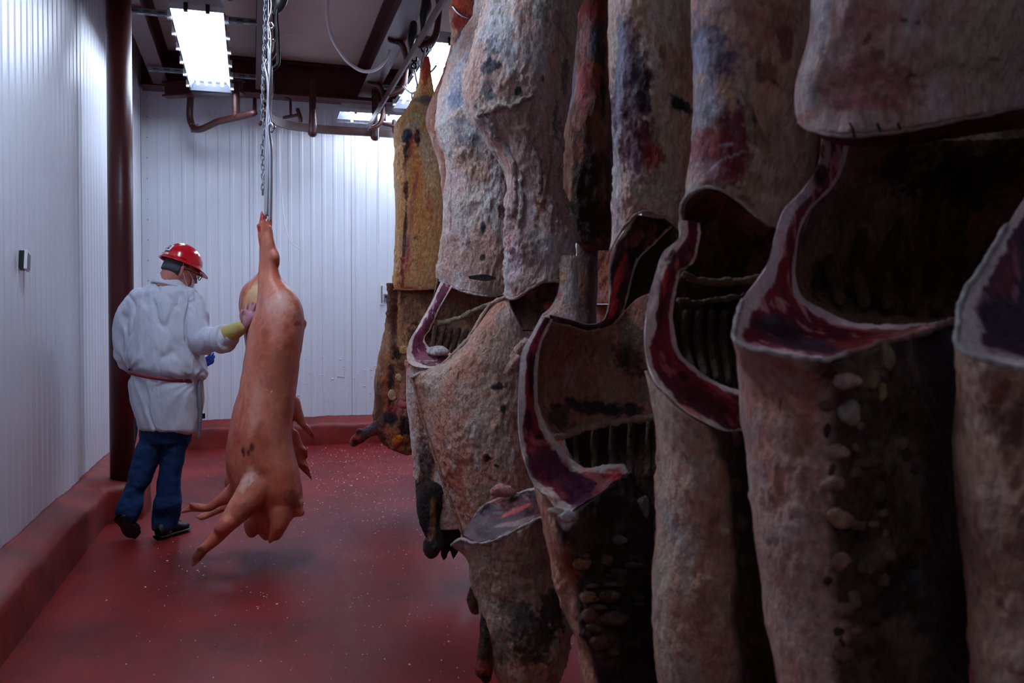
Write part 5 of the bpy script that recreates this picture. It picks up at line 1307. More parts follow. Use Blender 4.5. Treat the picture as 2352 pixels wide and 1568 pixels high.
# --- E
zE = 2.75
E_ = thing('beef_side', P(1500, 0, zE), 'beef side with purple muscle streaked white and a large hanging inner flap', 'beef side', 'beef sides on the rail')
rowsE = [LR(-640, 1480, 1510, zE, .03), LR(-480, 1462, 1530, zE, .06), LR(-250, 1425, 1565, zE, .1), LR(-100, 1404, 1590, zE, .14), LR(0, 1398, 1600, zE, .15), LR(100, 1398, 1604, zE, .15), LR(200, 1402, 1606, zE, .15), LR(300, 1408, 1606, zE, .14), LR(400, 1411, 1602, zE, .13), LR(450, 1411, 1598, zE, .12),
         [(1402, 578, zE), (1414, 550, zE - .04), (1436, 515, zE - .08), (1462, 490, zE - .1), (1492, 482, zE - .11), (1522, 492, zE - .11), (1552, 518, zE - .08), (1580, 540, zE)]]
_, VE = piece('hindquarter', rowsE, E_, .2, ((196, 172, 154), (188, 140, 120), (206, 196, 184)), [
    (1425, 40, 26, 50, 0, (206, 164, 150), .8), (1446, 190, 42, 170, 2, (96, 52, 68), .95, 1.0), (1470, 330, 44, 80, -10, (120, 52, 62), .9, 1.2), (1420, 180, 9, 190, 0, (150, 148, 170), .8, 1.2), (1428, 130, 12, 70, 0, (140, 130, 150), .6, 2), (1465, 160, 10, 60, 8, (176, 170, 184), .6, 1.6), (1450, 280, 12, 60, 8, (170, 160, 170), .55, 2), (1470, 190, 14, 80, -6, (70, 48, 62), .8), (1485, 240, 7, 60, 0, (50, 36, 46), .8), (1440, 330, 26, 70, 0, (110, 60, 72), .7, 1.8),
    (1505, 360, 34, 32, 30, (158, 52, 44), .85, 1.4), (1480, 420, 24, 22, 0, (170, 70, 60), .7), (1455, 380, 20, 50, 0, (150, 120, 136), .6, 1.8), (1415, 400, 6, 100, 0, (196, 190, 196), .7), (1500, 440, 60, 34, 0, (206, 192, 176), .85, 1.6), (1420, 480, 16, 50, 10, (176, 130, 134), .6), (1465, 20, 14, 60, -10, (206, 170, 130), .6), (1482, 40, 6, 40, 0, (190, 120, 90), .6),
    (1565, 238, 30, 20, 20, (34, 38, 42), .97, 1.2), (1545, 222, 14, 10, 30, (50, 60, 64), .8), (1520, 125, 8, 20, 0, (160, 60, 50), .7), (1492, 110, 5, 16, 0, (160, 60, 50), .7), (1545, 140, 30, 50, 0, (176, 130, 104), .6), (1530, 300, 26, 50, 0, (190, 170, 140), .6), (1575, 80, 16, 80, 0, (180, 130, 110), .5), (1440, 540, 20, 24, 30, (196, 176, 178), .7)], 170, 260, .008, 14, seed=35, wr=.002)
rim([(1402, 580, zE), (1414, 552, zE - .05), (1436, 517, zE - .09), (1462, 492, zE - .11), (1492, 484, zE - .12), (1522, 494, zE - .12), (1552, 520, zE - .09), (1578, 540, zE - .02)], E_, .004, (196, 176, 160))
piece('cut_face', [[(1460, 492, 2.68), (1490, 498, 2.7), (1545, 520, 2.72)], [(1428, 535, 2.68), (1460, 542, 2.7), (1505, 555, 2.74)], [(1403, 585, 2.7), (1432, 590, 2.7), (1468, 596, 2.74)], [(1397, 640, 2.72), (1420, 642, 2.72), (1450, 645, 2.75)], [(1397, 700, 2.73), (1415, 702, 2.73), (1432, 706, 2.76)], [(1385, 734, 2.74), (1396, 738, 2.74), (1408, 742, 2.76)], [(1352, 744, 2.74), (1353, 750, 2.74), (1355, 758, 2.75)], [(1308, 732, 2.73), (1308, 740, 2.73), (1309, 748, 2.74)], [(1262, 722, 2.71), (1262, 730, 2.71), (1262, 738, 2.72)]],
      E_, .03, DARK, [(1420, 640, 8, 60, 14, (180, 50, 56), .85, 1.0), (1410, 710, 6, 24, 20, (196, 50, 50), .8), (1455, 545, 10, 20, 30, (110, 50, 50), .7)], 46, 150, .004, 18, mt='meat', ucol=cutcol(.1, .9, ((58, 30, 34), (36, 20, 24), (110, 60, 56)), (180, 160, 150)), seed=36, edge=.5)
piece('inner_flap', [LR(500, 1500, 1590, 2.95, -.02), LR(560, 1482, 1585, 2.95, -.03), LR(640, 1448, 1560, 2.93, -.04), LR(710, 1428, 1530, 2.9, -.04)], E_, .03, ((70, 56, 48), (54, 40, 36), (90, 70, 60)), None, 50, 60, .006, 12, seed=37)
_, VEi = piece('inner_flap', [[(1262, 736, 2.72), (1300, 744, 2.78), (1355, 756, 2.84), (1405, 742, 2.86), (1460, 690, 2.88), (1530, 660, 2.86)], LR(800, 1240, 1530, 2.74, -.12), LR(870, 1232, 1530, 2.74, -.15), LR(940, 1238, 1530, 2.74, -.14), [(1264, 1004, 2.72), (1300, 998, 2.78), (1340, 985, 2.82), (1400, 972, 2.84), (1460, 964, 2.84), (1530, 955, 2.82)]],
      E_, .035, ((166, 124, 106), (150, 96, 80), (146, 120, 100)), [(1270, 800, 16, 60, 0, (186, 130, 112), .7), (1290, 830, 30, 60, 10, (176, 80, 70), .5), (1310, 870, 16, 40, 20, (196, 160, 150), .5), (1370, 930, 80, 18, 6, (46, 46, 50), .9, 1.8), (1290, 950, 30, 26, 40, (70, 56, 50), .8, 1.6), (1450, 940, 30, 16, 0, (50, 52, 54), .8), (1475, 900, 20, 30, 0, (120, 116, 104), .7), (1450, 800, 40, 60, 0, (84, 66, 56), .8, 1.6), (1430, 820, 20, 30, 0, (50, 46, 42), .7), (1380, 800, 40, 40, 0, (160, 110, 90), .5), (1490, 780, 20, 90, 0, (96, 66, 56), .7), (1280, 745, 20, 14, 0, (196, 170, 156), .7)], 120, 110, .005, 9, seed=38)
rim([(1264, 1006, 2.7), (1285, 1003, 2.73), (1310, 996, 2.77), (1340, 984, 2.8), (1400, 972, 2.82), (1505, 957, 2.82)], E_, .011, (190, 160, 136), 'flap_edge')
rim([(1262, 738, 2.7), (1300, 747, 2.76), (1355, 758, 2.82), (1405, 744, 2.84), (1432, 706, 2.76), (1450, 640, 2.74), (1462, 596, 2.72)], E_, .0035, (206, 190, 184), 'flap_edge')
piece('cut_face', [[(1243, 726, 2.68), (1254, 729, 2.68), (1268, 733, 2.7)], [(1222, 765, 2.66), (1236, 765, 2.66), (1250, 766, 2.68)], [(1200, 805, 2.64), (1220, 803, 2.64), (1240, 802, 2.67)], [(1193, 860, 2.62), (1212, 860, 2.62), (1233, 860, 2.66)], [(1190, 930, 2.6), (1213, 930, 2.61), (1237, 930, 2.66)],
                   [(1191, 985, 2.58), (1222, 985, 2.61), (1256, 984, 2.66)], [(1197, 1030, 2.55), (1238, 1026, 2.6), (1282, 1018, 2.68)], [(1208, 1070, 2.52), (1262, 1063, 2.6), (1308, 1052, 2.7)], [(1226, 1112, 2.5), (1288, 1096, 2.6), (1345, 1076, 2.72)], [(1255, 1140, 2.47), (1322, 1108, 2.6), (1390, 1070, 2.74)], [(1298, 1178, 2.44), (1362, 1124, 2.6), (1432, 1068, 2.74)], [(1345, 1155, 2.5), (1395, 1112, 2.62), (1440, 1078, 2.72)], [(1400, 1114, 2.6), (1425, 1100, 2.65), (1442, 1084, 2.7)]],
      E_, .03, FAT, [(1265, 1065, 56, 34, 30, (96, 42, 66), .9, .7), (1335, 1125, 44, 32, 10, (84, 38, 66), .92, .7), (1300, 1090, 20, 8, 50, (110, 56, 84), .6, .8), (1240, 1010, 26, 10, 20, (186, 96, 96), .8), (1245, 1000, 10, 6, 10, (40, 20, 24), .9), (1360, 1080, 26, 10, 20, (190, 110, 104), .7, 1.2), (1410, 1078, 30, 8, 0, (176, 50, 48), .8), (1385, 1100, 20, 14, 0, (170, 96, 90), .7), (1238, 800, 6, 30, 20, (186, 50, 70), .7), (1212, 900, 4, 60, 0, (150, 40, 48), .7), (1217, 960, 7, 30, 0, (50, 26, 34), .85), (1262, 1145, 20, 8, 45, (206, 160, 130), .8)], 70, 220, .004, 18, mt='meat', ucol=cutcol((.34, .13, .45), .74, ((120, 36, 50), (60, 28, 38), (150, 80, 84)), (214, 196, 190)), seed=39, edge=.5)
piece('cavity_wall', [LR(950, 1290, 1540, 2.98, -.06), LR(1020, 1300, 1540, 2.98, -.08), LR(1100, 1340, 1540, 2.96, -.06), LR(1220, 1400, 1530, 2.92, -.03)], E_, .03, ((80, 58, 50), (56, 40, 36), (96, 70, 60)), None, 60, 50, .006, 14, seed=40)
for k in range(5):
    V, F = MB().tube([P(1325 + k * 42, 985 - k * 4, 2.98), P(1322 + k * 42, 1030, 3.0), P(1328 + k * 40, 1090, 2.96)], .014, 8, res=10).arr()
    obj('rib', V, F, M['flesh'], E_, True, np.tile(np.array(lin((110, 84, 72))), (len(V), 1)))
Ef = [[(1226, 1114, 2.62), (1250, 1140, 2.52), (1275, 1162, 2.46), (1298, 1180, 2.42), (1345, 1157, 2.46), (1400, 1116, 2.55), (1440, 1088, 2.66)], [(1240, 1175, 2.62), (1266, 1212, 2.5), (1298, 1240, 2.43), (1345, 1235, 2.43), (1410, 1205, 2.5), (1460, 1170, 2.58), (1492, 1160, 2.7)],
      LR(1300, 1268, 1496, 2.64, .18), LR(1400, 1300, 1494, 2.62, .18), LR(1490, 1328, 1502, 2.6, .17), LR(1568, 1342, 1512, 2.58, .16), LR(1700, 1372, 1500, 2.56, .12), LR(1790, 1400, 1460, 2.55, .06)]
_, VEf = piece('forequarter', Ef, E_, .24, ((190, 142, 116), (176, 116, 92), (200, 164, 140)), [(1300, 1195, 14, 24, 0, (216, 196, 186), .8), (1298, 1300, 18, 60, -8, (176, 100, 70), .6), (1265, 1180, 14, 30, 0, (200, 150, 130), .6)], 130, 170, .009, 16, seed=41, ucol=splitcol(.26, ((66, 44, 38), (44, 30, 28), (96, 70, 56)), .05, .66, ((46, 32, 30), (34, 24, 24), (60, 42, 38))), wr=.003, rz=.3)
for k, (x, y, a, b_, c_) in enumerate([(1300, 1176, 14, 9, (222, 214, 214)), (1278, 1158, 18, 8, (216, 180, 160)), (1335, 1300, 18, 12, (150, 110, 84)), (1392, 1285, 14, 9, (96, 70, 60)), (1345, 1370, 22, 10, (140, 104, 80)), (1400, 1350, 24, 12, (84, 62, 52)), (1355, 1420, 16, 12, (120, 86, 70)), (1432, 1240, 16, 8, (110, 96, 96)), (1490, 1160, 14, 20, (120, 110, 100)), (1400, 1420, 26, 12, (90, 66, 56)), (1425, 1330, 12, 14, (70, 54, 48)), (1370, 1480, 20, 12, (110, 76, 62))]):
    lump('vertebra', VEf, x, y, a, b_, E_, c_, 30 + k, .45)

# --- F
zF = 2.2
F_ = thing('beef_side', P(1700, 0, zF), 'beef side with a marbled purple-red thigh whose cut lower edge arches up', 'beef side', 'beef sides on the rail')
rowsF = [LR(-1050, 1690, 1725, zF, .03), LR(-800, 1670, 1750, zF, .05), LR(-450, 1630, 1800, zF, .09), LR(-200, 1602, 1850, zF, .12), LR(0, 1588, 1880, zF, .14), LR(100, 1591, 1880, zF, .14), LR(200, 1595, 1880, zF, .14), LR(300, 1593, 1878, zF, .13), LR(370, 1587, 1870, zF, .12),
         [(1574, 440, zF), (1590, 410, zF - .05), (1640, 402, zF - .1), (1700, 420, zF - .11), (1760, 460, zF - .1), (1820, 480, zF - .06), (1862, 470, zF)],
         [(1563, 512, zF), (1568, 466, zF - .05), (1596, 438, zF - .08), (1634, 430, zF - .1), (1684, 452, zF - .1), (1740, 498, zF - .09), (1790, 528, zF - .05), (1850, 530, zF)]]
_, VF = piece('hindquarter', rowsF, F_, .2, ((196, 166, 146), (186, 140, 120), (176, 160, 140)), [
    (1600, 60, 10, 80, 0, (100, 100, 130), .7), (1640, 110, 50, 90, -20, (92, 72, 96), .92, 1.3), (1665, 350, 66, 90, 10, (134, 48, 58), .92, 1.1), (1640, 250, 40, 60, 10, (110, 70, 90), .8, 1.6), (1620, 200, 30, 70, 0, (150, 140, 156), .7, 2.2), (1655, 180, 20, 60, -20, (84, 54, 74), .85, 1.8), (1610, 120, 10, 60, 0, (180, 176, 196), .7, 1.8), (1640, 250, 26, 50, 20, (206, 200, 206), .6, 2.4), (1612, 300, 18, 60, 0, (176, 164, 176), .6, 2), (1670, 300, 40, 60, 10, (120, 44, 58), .9, 1.4), (1635, 320, 34, 40, 0, (170, 60, 54), .75, 1.6), (1690, 380, 50, 40, 20, (140, 48, 56), .9, 1.2), (1630, 390, 44, 26, 0, (190, 130, 140), .7, 1.8),
    (1665, 330, 30, 3, -10, (196, 180, 190), .6, 1.2), (1690, 355, 34, 3, -20, (196, 180, 190), .6, 1.2), (1640, 380, 40, 3, -40, (206, 190, 196), .6, 1.2), (1590, 450, 14, 30, 20, (186, 170, 176), .6), (1665, 210, 18, 40, -10, (206, 160, 130), .9, .9), (1680, 240, 8, 24, 0, (210, 166, 132), .8), (1650, 20, 40, 40, 0, (206, 170, 160), .7), (1700, 60, 30, 60, 10, (200, 150, 140), .7), (1745, 60, 40, 60, 0, (170, 96, 80), .5), (1805, 100, 16, 50, 0, (130, 60, 56), .75, 1.6), (1800, 40, 40, 40, 0, (150, 80, 74), .6), (1770, 180, 40, 20, 40, (120, 60, 46), .7, 1.8), (1785, 195, 24, 5, 40, (70, 30, 28), .7, 1.6),
    (1725, 260, 5, 60, -26, (70, 34, 30), .8, 1.2), (1745, 310, 5, 50, -30, (90, 46, 36), .8, 1.2), (1715, 220, 8, 100, -6, (176, 160, 130), .7), (1780, 330, 40, 60, 0, (186, 150, 124), .6), (1730, 420, 30, 60, -10, (180, 150, 116), .7), (1790, 430, 14, 30, 0, (140, 70, 50), .6), (1840, 300, 10, 50, 0, (170, 110, 96), .6), (1710, 460, 30, 8, 30, (120, 44, 48), .5)], 150, 230, .006, 14, seed=45, wr=.0015)
rim([(1563, 545, zF - .02), (1563, 512, zF - .02), (1568, 466, zF - .06), (1596, 438, zF - .09), (1634, 430, zF - .11), (1684, 452, zF - .11), (1740, 498, zF - .1), (1770, 520, zF - .07)], F_, .004, (214, 196, 184))
piece('cut_face', [[(1570, 512, zF - .02), (1576, 470, zF - .05), (1602, 444, zF - .08), (1634, 436, zF - .09), (1684, 458, zF - .09), (1740, 503, zF - .08), (1775, 524, zF - .04)], [(1580, 545, zF + .05), (1590, 500, zF + .05), (1612, 478, zF + .04), (1645, 470, zF + .04), (1690, 488, zF + .05), (1735, 515, zF + .05), (1765, 532, zF + .04)], [(1596, 552, zF + .1), (1608, 525, zF + .1), (1625, 510, zF + .1), (1655, 500, zF + .1), (1690, 512, zF + .1), (1730, 530, zF + .1), (1760, 540, zF + .1)]],
      F_, .03, DARK, [(1620, 480, 40, 10, 10, (96, 44, 46), .8), (1650, 470, 40, 5, 10, (130, 66, 60), .7), (1600, 530, 20, 14, 0, (140, 30, 36), .7)], 90, 40, .005, 18, mt='meat', seed=46, edge=.5)
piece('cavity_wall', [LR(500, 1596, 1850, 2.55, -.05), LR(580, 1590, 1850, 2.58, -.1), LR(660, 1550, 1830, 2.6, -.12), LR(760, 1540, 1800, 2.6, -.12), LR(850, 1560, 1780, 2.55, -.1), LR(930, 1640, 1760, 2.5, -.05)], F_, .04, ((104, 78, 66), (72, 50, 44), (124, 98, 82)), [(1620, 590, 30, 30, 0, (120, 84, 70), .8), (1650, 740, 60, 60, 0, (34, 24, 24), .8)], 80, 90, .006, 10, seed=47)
for k in range(5):
    V, F = MB().tube([P(1575 + k * 30, 720, 2.6), P(1572 + k * 30, 780, 2.63), P(1590 + k * 28, 850 + k * 8, 2.56)], .013, 8, res=10).arr()
    obj('rib', V, F, M['flesh'], F_, True, np.tile(np.array(lin((104, 80, 70))), (len(V), 1)))
rim([(1570, 632, 2.3), (1600, 642, 2.35), (1650, 648, 2.42), (1700, 646, 2.46), (1740, 640, 2.48)], F_, .010, (150, 128, 100), 'membrane_band')
rim([(1560, 690, 2.3), (1600, 694, 2.36), (1650, 688, 2.42), (1710, 680, 2.46)], F_, .008, (120, 96, 78), 'membrane_band')
piece('cut_face', [[(1566, 505, 2.15), (1584, 508, 2.16), (1602, 514, 2.2)], [(1560, 545, 2.16), (1582, 548, 2.16), (1604, 552, 2.18)], [(1522, 582, 2.14), (1556, 588, 2.14), (1594, 600, 2.18)], [(1505, 630, 2.12), (1532, 628, 2.12), (1562, 624, 2.16)], [(1487, 700, 2.1), (1516, 700, 2.1), (1547, 700, 2.15)], [(1480, 775, 2.07), (1512, 770, 2.09), (1548, 762, 2.14)], [(1487, 838, 2.04), (1524, 828, 2.07), (1564, 816, 2.14)], [(1502, 876, 2.01), (1550, 860, 2.06), (1602, 850, 2.15)], [(1532, 908, 1.98), (1588, 890, 2.06), (1642, 876, 2.17)], [(1565, 940, 1.96), (1622, 912, 2.06), (1678, 890, 2.18)], [(1612, 968, 1.95), (1660, 936, 2.06), (1706, 902, 2.18)], [(1662, 990, 1.97), (1690, 960, 2.06), (1714, 930, 2.15)], [(1702, 988, 2.04), (1712, 972, 2.08), (1720, 955, 2.12)]],
      F_, .03, FAT, [(1620, 915, 80, 26, 30, (78, 26, 38), .9, .7), (1575, 860, 14, 8, 30, (40, 20, 26), .85), (1545, 800, 7, 50, -6, (150, 50, 56), .7), (1640, 880, 60, 5, 32, (176, 60, 60), .8, 1), (1590, 940, 44, 6, 35, (176, 50, 46), .7, 1), (1520, 700, 7, 70, 2, (90, 20, 30), .85, .8), (1528, 650, 5, 40, 8, (180, 30, 40), .8, .8), (1545, 580, 8, 26, 30, (66, 30, 40), .8), (1585, 590, 12, 8, 0, (150, 70, 70), .6)], 70, 220, .004, 18, mt='meat', ucol=cutcol((.36, .13, .5), .84, ((110, 28, 42), (76, 26, 38), (170, 84, 84)), (214, 190, 182)), seed=48, edge=.5)
Ff = [[(1486, 850, 2.14), (1500, 880, 2.05), (1532, 911, 1.97), (1566, 943, 1.94), (1612, 971, 1.93), (1662, 993, 1.95), (1706, 990, 2.06)], [(1500, 920, 2.14), (1520, 955, 2.02), (1556, 990, 1.96), (1590, 1010, 1.94), (1630, 1025, 1.94), (1680, 1030, 1.98), (1722, 1020, 2.1)],
      LR(1050, 1516, 1730, 2.14, .2), LR(1150, 1514, 1742, 2.14, .2), LR(1250, 1504, 1752, 2.13, .19), LR(1300, 1498, 1756, 2.12, .19), LR(1400, 1500, 1765, 2.1, .18), LR(1500, 1506, 1775, 2.1, .17), LR(1600, 1520, 1780, 2.1, .15), LR(1800, 1580, 1740, 2.1, .1)]
_, VFf = piece('forequarter', Ff, F_, .24, ((186, 156, 136), (182, 134, 112), (196, 176, 158)), [(1600, 1100, 40, 60, 0, (206, 190, 176), .5, 2), (1540, 1200, 8, 60, -20, (190, 186, 186), .5), (1570, 1050, 3, 16, -30, (110, 50, 30), .8), (1660, 1090, 20, 50, 0, (176, 104, 80), .6), (1640, 1200, 20, 60, 0, (180, 110, 84), .5), (1560, 1240, 3, 60, -30, (206, 200, 196), .6), (1600, 1400, 40, 60, 0, (170, 130, 110), .5), (1500, 1310, 10, 30, 0, (170, 160, 140), .6), (1570, 990, 50, 20, 20, (206, 180, 168), .5)], 140, 190, .008, 14, seed=49, ucol=splitcol(.66, ((74, 50, 42), (52, 34, 30), (100, 70, 58)), .06), wr=.003)
for k, (x, y, a, b_, c_) in enumerate([(1706, 1010, 16, 12, (110, 74, 70)), (1700, 1110, 18, 14, (100, 76, 66)), (1705, 1200, 18, 14, (96, 72, 60)), (1710, 1290, 18, 14, (90, 66, 56)), (1720, 1380, 18, 14, (84, 60, 54)), (1725, 1470, 18, 14, (80, 58, 50)), (1668, 1220, 9, 9, (206, 176, 140))]):
    lump('vertebra', VFf, x, y, a, b_, F_, c_, 60 + k, .45)

# --- G
zG_ = 1.86
G_ = thing('beef_side', P(2050, 0, zG_), 'near beef side with a row of pale vertebrae down its cut back', 'beef side', 'beef sides on the rail')
rowsG = [LR(-1400, 2130, 2170, zG_, .03), LR(-1000, 2100, 2200, zG_, .05), LR(-500, 2000, 2320, zG_, .1), LR(-200, 1910, 2420, zG_, .14), LR(0, 1866, 2450, zG_, .16), LR(80, 1860, 2460, zG_, .16), LR(150, 1846, 2460, zG_, .15, yr=130), LR(205, 1833, 2460, zG_, .14, yr=165), LR(250, 1830, 2460, zG_, .12, yr=195),
         [(1836, 278, zG_), (1860, 296, zG_ - .05), (1905, 306, zG_ - .09), (1960, 309, zG_ - .12), (2040, 303, zG_ - .13), (2150, 283, zG_ - .13), (2260, 262, zG_ - .11), (2360, 240, zG_ - .06), (2460, 220, zG_)]]
_, VG = piece('hindquarter', rowsG, G_, .2, ((190, 162, 152), (186, 146, 136), (196, 184, 176)), [
    (1880, 60, 20, 80, 0, (176, 166, 170), .7), (1950, 60, 60, 60, 0, (196, 140, 140), .6), (1990, 40, 60, 30, 0, (196, 120, 120), .5), (1990, 160, 40, 24, 30, (120, 60, 56), .6, 2), (2010, 130, 18, 16, 0, (110, 50, 50), .7, 1.6), (2060, 210, 60, 40, 20, (176, 84, 78), .6, 2), (2020, 240, 60, 20, 10, (186, 96, 90), .6, 1.8), (1930, 248, 30, 14, 0, (150, 76, 72), .6), (1960, 200, 60, 60, 0, (206, 130, 132), .5), (1860, 220, 18, 50, 0, (196, 184, 184), .6), (1850, 266, 20, 12, 0, (190, 110, 90), .6),
    (2075, 45, 10, 5, 20, (60, 30, 30), .8, 1), (2105, 58, 8, 8, 0, (60, 34, 30), .8, 1), (2085, 172, 3, 26, 0, (80, 30, 26), .7, 1), (2092, 172, 12, 3, 0, (80, 30, 26), .7, 1), (2110, 236, 26, 4, 30, (90, 34, 28), .6, 1.2), (1990, 90, 6, 14, 30, (110, 50, 44), .7), (2280, 136, 14, 5, 0, (70, 40, 36), .8), (2200, 120, 80, 60, 0, (190, 176, 150), .5), (2280, 60, 80, 40, 10, (186, 172, 150), .5), (2240, 230, 60, 16, -14, (176, 150, 130), .5), (2130, 100, 30, 80, 20, (186, 150, 140), .5)], 170, 220, .006, 12, seed=55, wr=.001)
rim([(1836, 280, zG_), (1860, 298, zG_ - .06), (1905, 309, zG_ - .1), (1960, 312, zG_ - .13), (2040, 306, zG_ - .14), (2150, 286, zG_ - .14), (2260, 265, zG_ - .12), (2360, 243, zG_ - .07), (2460, 222, zG_)], G_, .004, (176, 150, 140))
for k, x in enumerate((1958, 2020, 2068)):
    rim([(x - 6, 284, zG_ - .135), (x, 296, zG_ - .137), (x + 4, 312, zG_ - .134)], G_, .0025, (50, 34, 32), 'blood_string')
piece('cut_face', [[(1836, 286, zG_ + .0), (1862, 300, zG_ - .04), (1905, 312, zG_ - .07), (1960, 315, zG_ - .1), (2040, 309, zG_ - .11), (2150, 289, zG_ - .11), (2260, 268, zG_ - .1), (2360, 246, zG_ - .05)], [(1880, 312, zG_ + .15), (1900, 322, zG_ + .15), (1930, 330, zG_ + .15), (1980, 335, zG_ + .15), (2060, 330, zG_ + .15), (2160, 320, zG_ + .15), (2270, 305, zG_ + .15), (2380, 290, zG_ + .15)]],
      G_, .03, DARK, [(1900, 318, 40, 5, 10, (110, 84, 76), .7)], 90, 30, .005, 14, mt='meat', seed=56, edge=.5)
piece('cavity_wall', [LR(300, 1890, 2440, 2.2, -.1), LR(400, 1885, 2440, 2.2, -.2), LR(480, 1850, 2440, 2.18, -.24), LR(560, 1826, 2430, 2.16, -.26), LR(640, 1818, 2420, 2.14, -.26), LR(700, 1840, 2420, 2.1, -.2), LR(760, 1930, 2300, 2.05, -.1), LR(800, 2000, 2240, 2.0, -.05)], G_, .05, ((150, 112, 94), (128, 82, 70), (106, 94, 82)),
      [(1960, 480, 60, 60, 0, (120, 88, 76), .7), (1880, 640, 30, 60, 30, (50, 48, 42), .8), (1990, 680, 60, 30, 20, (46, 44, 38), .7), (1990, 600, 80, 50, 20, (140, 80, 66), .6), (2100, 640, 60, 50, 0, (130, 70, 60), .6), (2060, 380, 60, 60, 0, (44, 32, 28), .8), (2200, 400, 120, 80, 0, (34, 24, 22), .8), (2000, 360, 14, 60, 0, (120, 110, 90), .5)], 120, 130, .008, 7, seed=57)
for k in range(6):
    V, F = MB().tube([P(1960 + k * 70, 340 + 0 * k, 2.36), P(1930 + k * 72, 460, 2.42), P(1900 + k * 70, 580 + 10 * k, 2.34), P(1930 + k * 55, 690 + 4 * k, 2.2)], .016, 8, res=16).arr()
    obj('rib', V, F, M['flesh'], G_, True, paint(V, ((150, 112, 96), (124, 86, 76), (160, 130, 112)), k, None, speck=0))
gout = [[(1888, 312, 2.02), (1916, 320, 2.03), (1946, 330, 2.05)], [(1878, 380, 2.0), (1903, 386, 2.01), (1930, 394, 2.04)], [(1840, 440, 1.96), (1872, 440, 1.98), (1908, 436, 2.02)], [(1800, 482, 1.93), (1832, 482, 1.95), (1866, 476, 2.0)], [(1780, 540, 1.88), (1808, 537, 1.9), (1838, 530, 1.97)], [(1765, 600, 1.83), (1796, 598, 1.86), (1829, 592, 1.94)], [(1737, 645, 1.79), (1782, 645, 1.83), (1826, 642, 1.93)], [(1704, 692, 1.74), (1778, 690, 1.81), (1848, 686, 1.93)],
        [(1690, 740, 1.68), (1792, 720, 1.80), (1892, 712, 1.94)], [(1694, 785, 1.62), (1815, 752, 1.79), (1940, 735, 1.95)], [(1762, 806, 1.57), (1872, 772, 1.77), (1990, 748, 1.95)], [(1835, 820, 1.55), (1950, 782, 1.76), (2050, 750, 1.94)], [(1900, 824, 1.54), (2010, 782, 1.75), (2100, 748, 1.92)], [(2000, 796, 1.58), (2080, 768, 1.75), (2145, 744, 1.9)], [(2105, 768, 1.66), (2145, 755, 1.76), (2180, 740, 1.86)], [(2180, 750, 1.76), (2188, 746, 1.78), (2194, 740, 1.82)]]
piece('cut_face', gout, G_, .03, FAT, [(1790, 750, 76, 34, 6, (60, 38, 48), .95, .5), (1850, 780, 100, 24, 6, (58, 38, 50), .95, .5), (1770, 730, 30, 12, 0, (96, 80, 96), .6), (1860, 770, 40, 10, 6, (92, 70, 88), .5), (2010, 765, 70, 14, -4, (120, 46, 40), .85, 1), (1960, 742, 60, 7, 10, (186, 84, 84), .8, .8), (1808, 620, 9, 50, 8, (150, 24, 34), .85, .8), (1800, 560, 9, 30, 0, (206, 150, 150), .6), (1800, 690, 26, 8, 20, (206, 160, 160), .7), (1888, 400, 22, 34, 20, (76, 22, 36), .92, .7), (1845, 460, 20, 20, 30, (110, 86, 96), .6), (1880, 340, 10, 30, 0, (110, 30, 34), .8), (1800, 500, 24, 16, 0, (176, 150, 156), .6), (2120, 752, 50, 8, -8, (150, 92, 84), .7)],
      100, 300, .004, 16, mt='meat', ucol=cutcol((.42, .12, .5), .8, ((120, 34, 46), (96, 30, 44), (206, 140, 140)), (206, 178, 178)), seed=58, edge=.5)
rim([(1704, 692, 1.73), (1690, 740, 1.67), (1693, 786, 1.61), (1762, 808, 1.56), (1835, 822, 1.54), (1898, 826, 1.53), (1940, 814, 1.54)], G_, .005, (214, 196, 192))
rim([(1940, 814, 1.54), (2000, 798, 1.57), (2105, 770, 1.65), (2170, 744, 1.74), (2192, 744, 1.8), (2190, 770, 1.82)], G_, .007, (176, 130, 118))
Gf = [[(1688, 745, 1.78), (1692, 790, 1.63), (1762, 811, 1.56), (1835, 825, 1.53), (1900, 829, 1.53), (2000, 800, 1.57), (2105, 772, 1.65), (2194, 745, 1.82)], LR(900, 1700, 2194, 1.80, .24), LR(960, 1704, 2194, 1.80, .24), LR(1020, 1716, 2192, 1.80, .24), LR(1100, 1728, 2192, 1.79, .23), LR(1250, 1740, 2196, 1.78, .22), LR(1400, 1760, 2206, 1.77, .21), LR(1568, 1790, 2226, 1.76, .2), LR(1800, 1850, 2220, 1.76, .17), LR(1960, 1950, 2150, 1.76, .1)]
_, VGf = piece('forequarter', Gf, G_, .26, ((192, 152, 138), (184, 128, 110), (200, 172, 162)), [(1760, 860, 60, 30, 0, (200, 166, 166), .5), (1810, 880, 30, 12, 0, (210, 186, 180), .6), (1850, 950, 20, 90, 0, (180, 112, 80), .5, 1.8), (1800, 1000, 20, 60, 0, (190, 160, 156), .4), (1850, 1100, 24, 100, 0, (176, 104, 72), .5, 1.8), (1820, 1300, 30, 90, 0, (180, 120, 100), .5), (1720, 1000, 8, 60, 0, (170, 160, 160), .5), (1790, 930, 4, 30, 0, (110, 60, 40), .6), (1760, 1100, 6, 60, -10, (200, 190, 186), .4), (1808, 955, 8, 8, 0, (130, 70, 40), .6)],
              190, 220, .006, 11, seed=59, rz=.42, ucol=splitcol(.40, ((84, 60, 52), (58, 40, 38), (122, 96, 82)), .04, .78, ((56, 38, 34), (40, 28, 28), (70, 50, 44))), wr=.002)
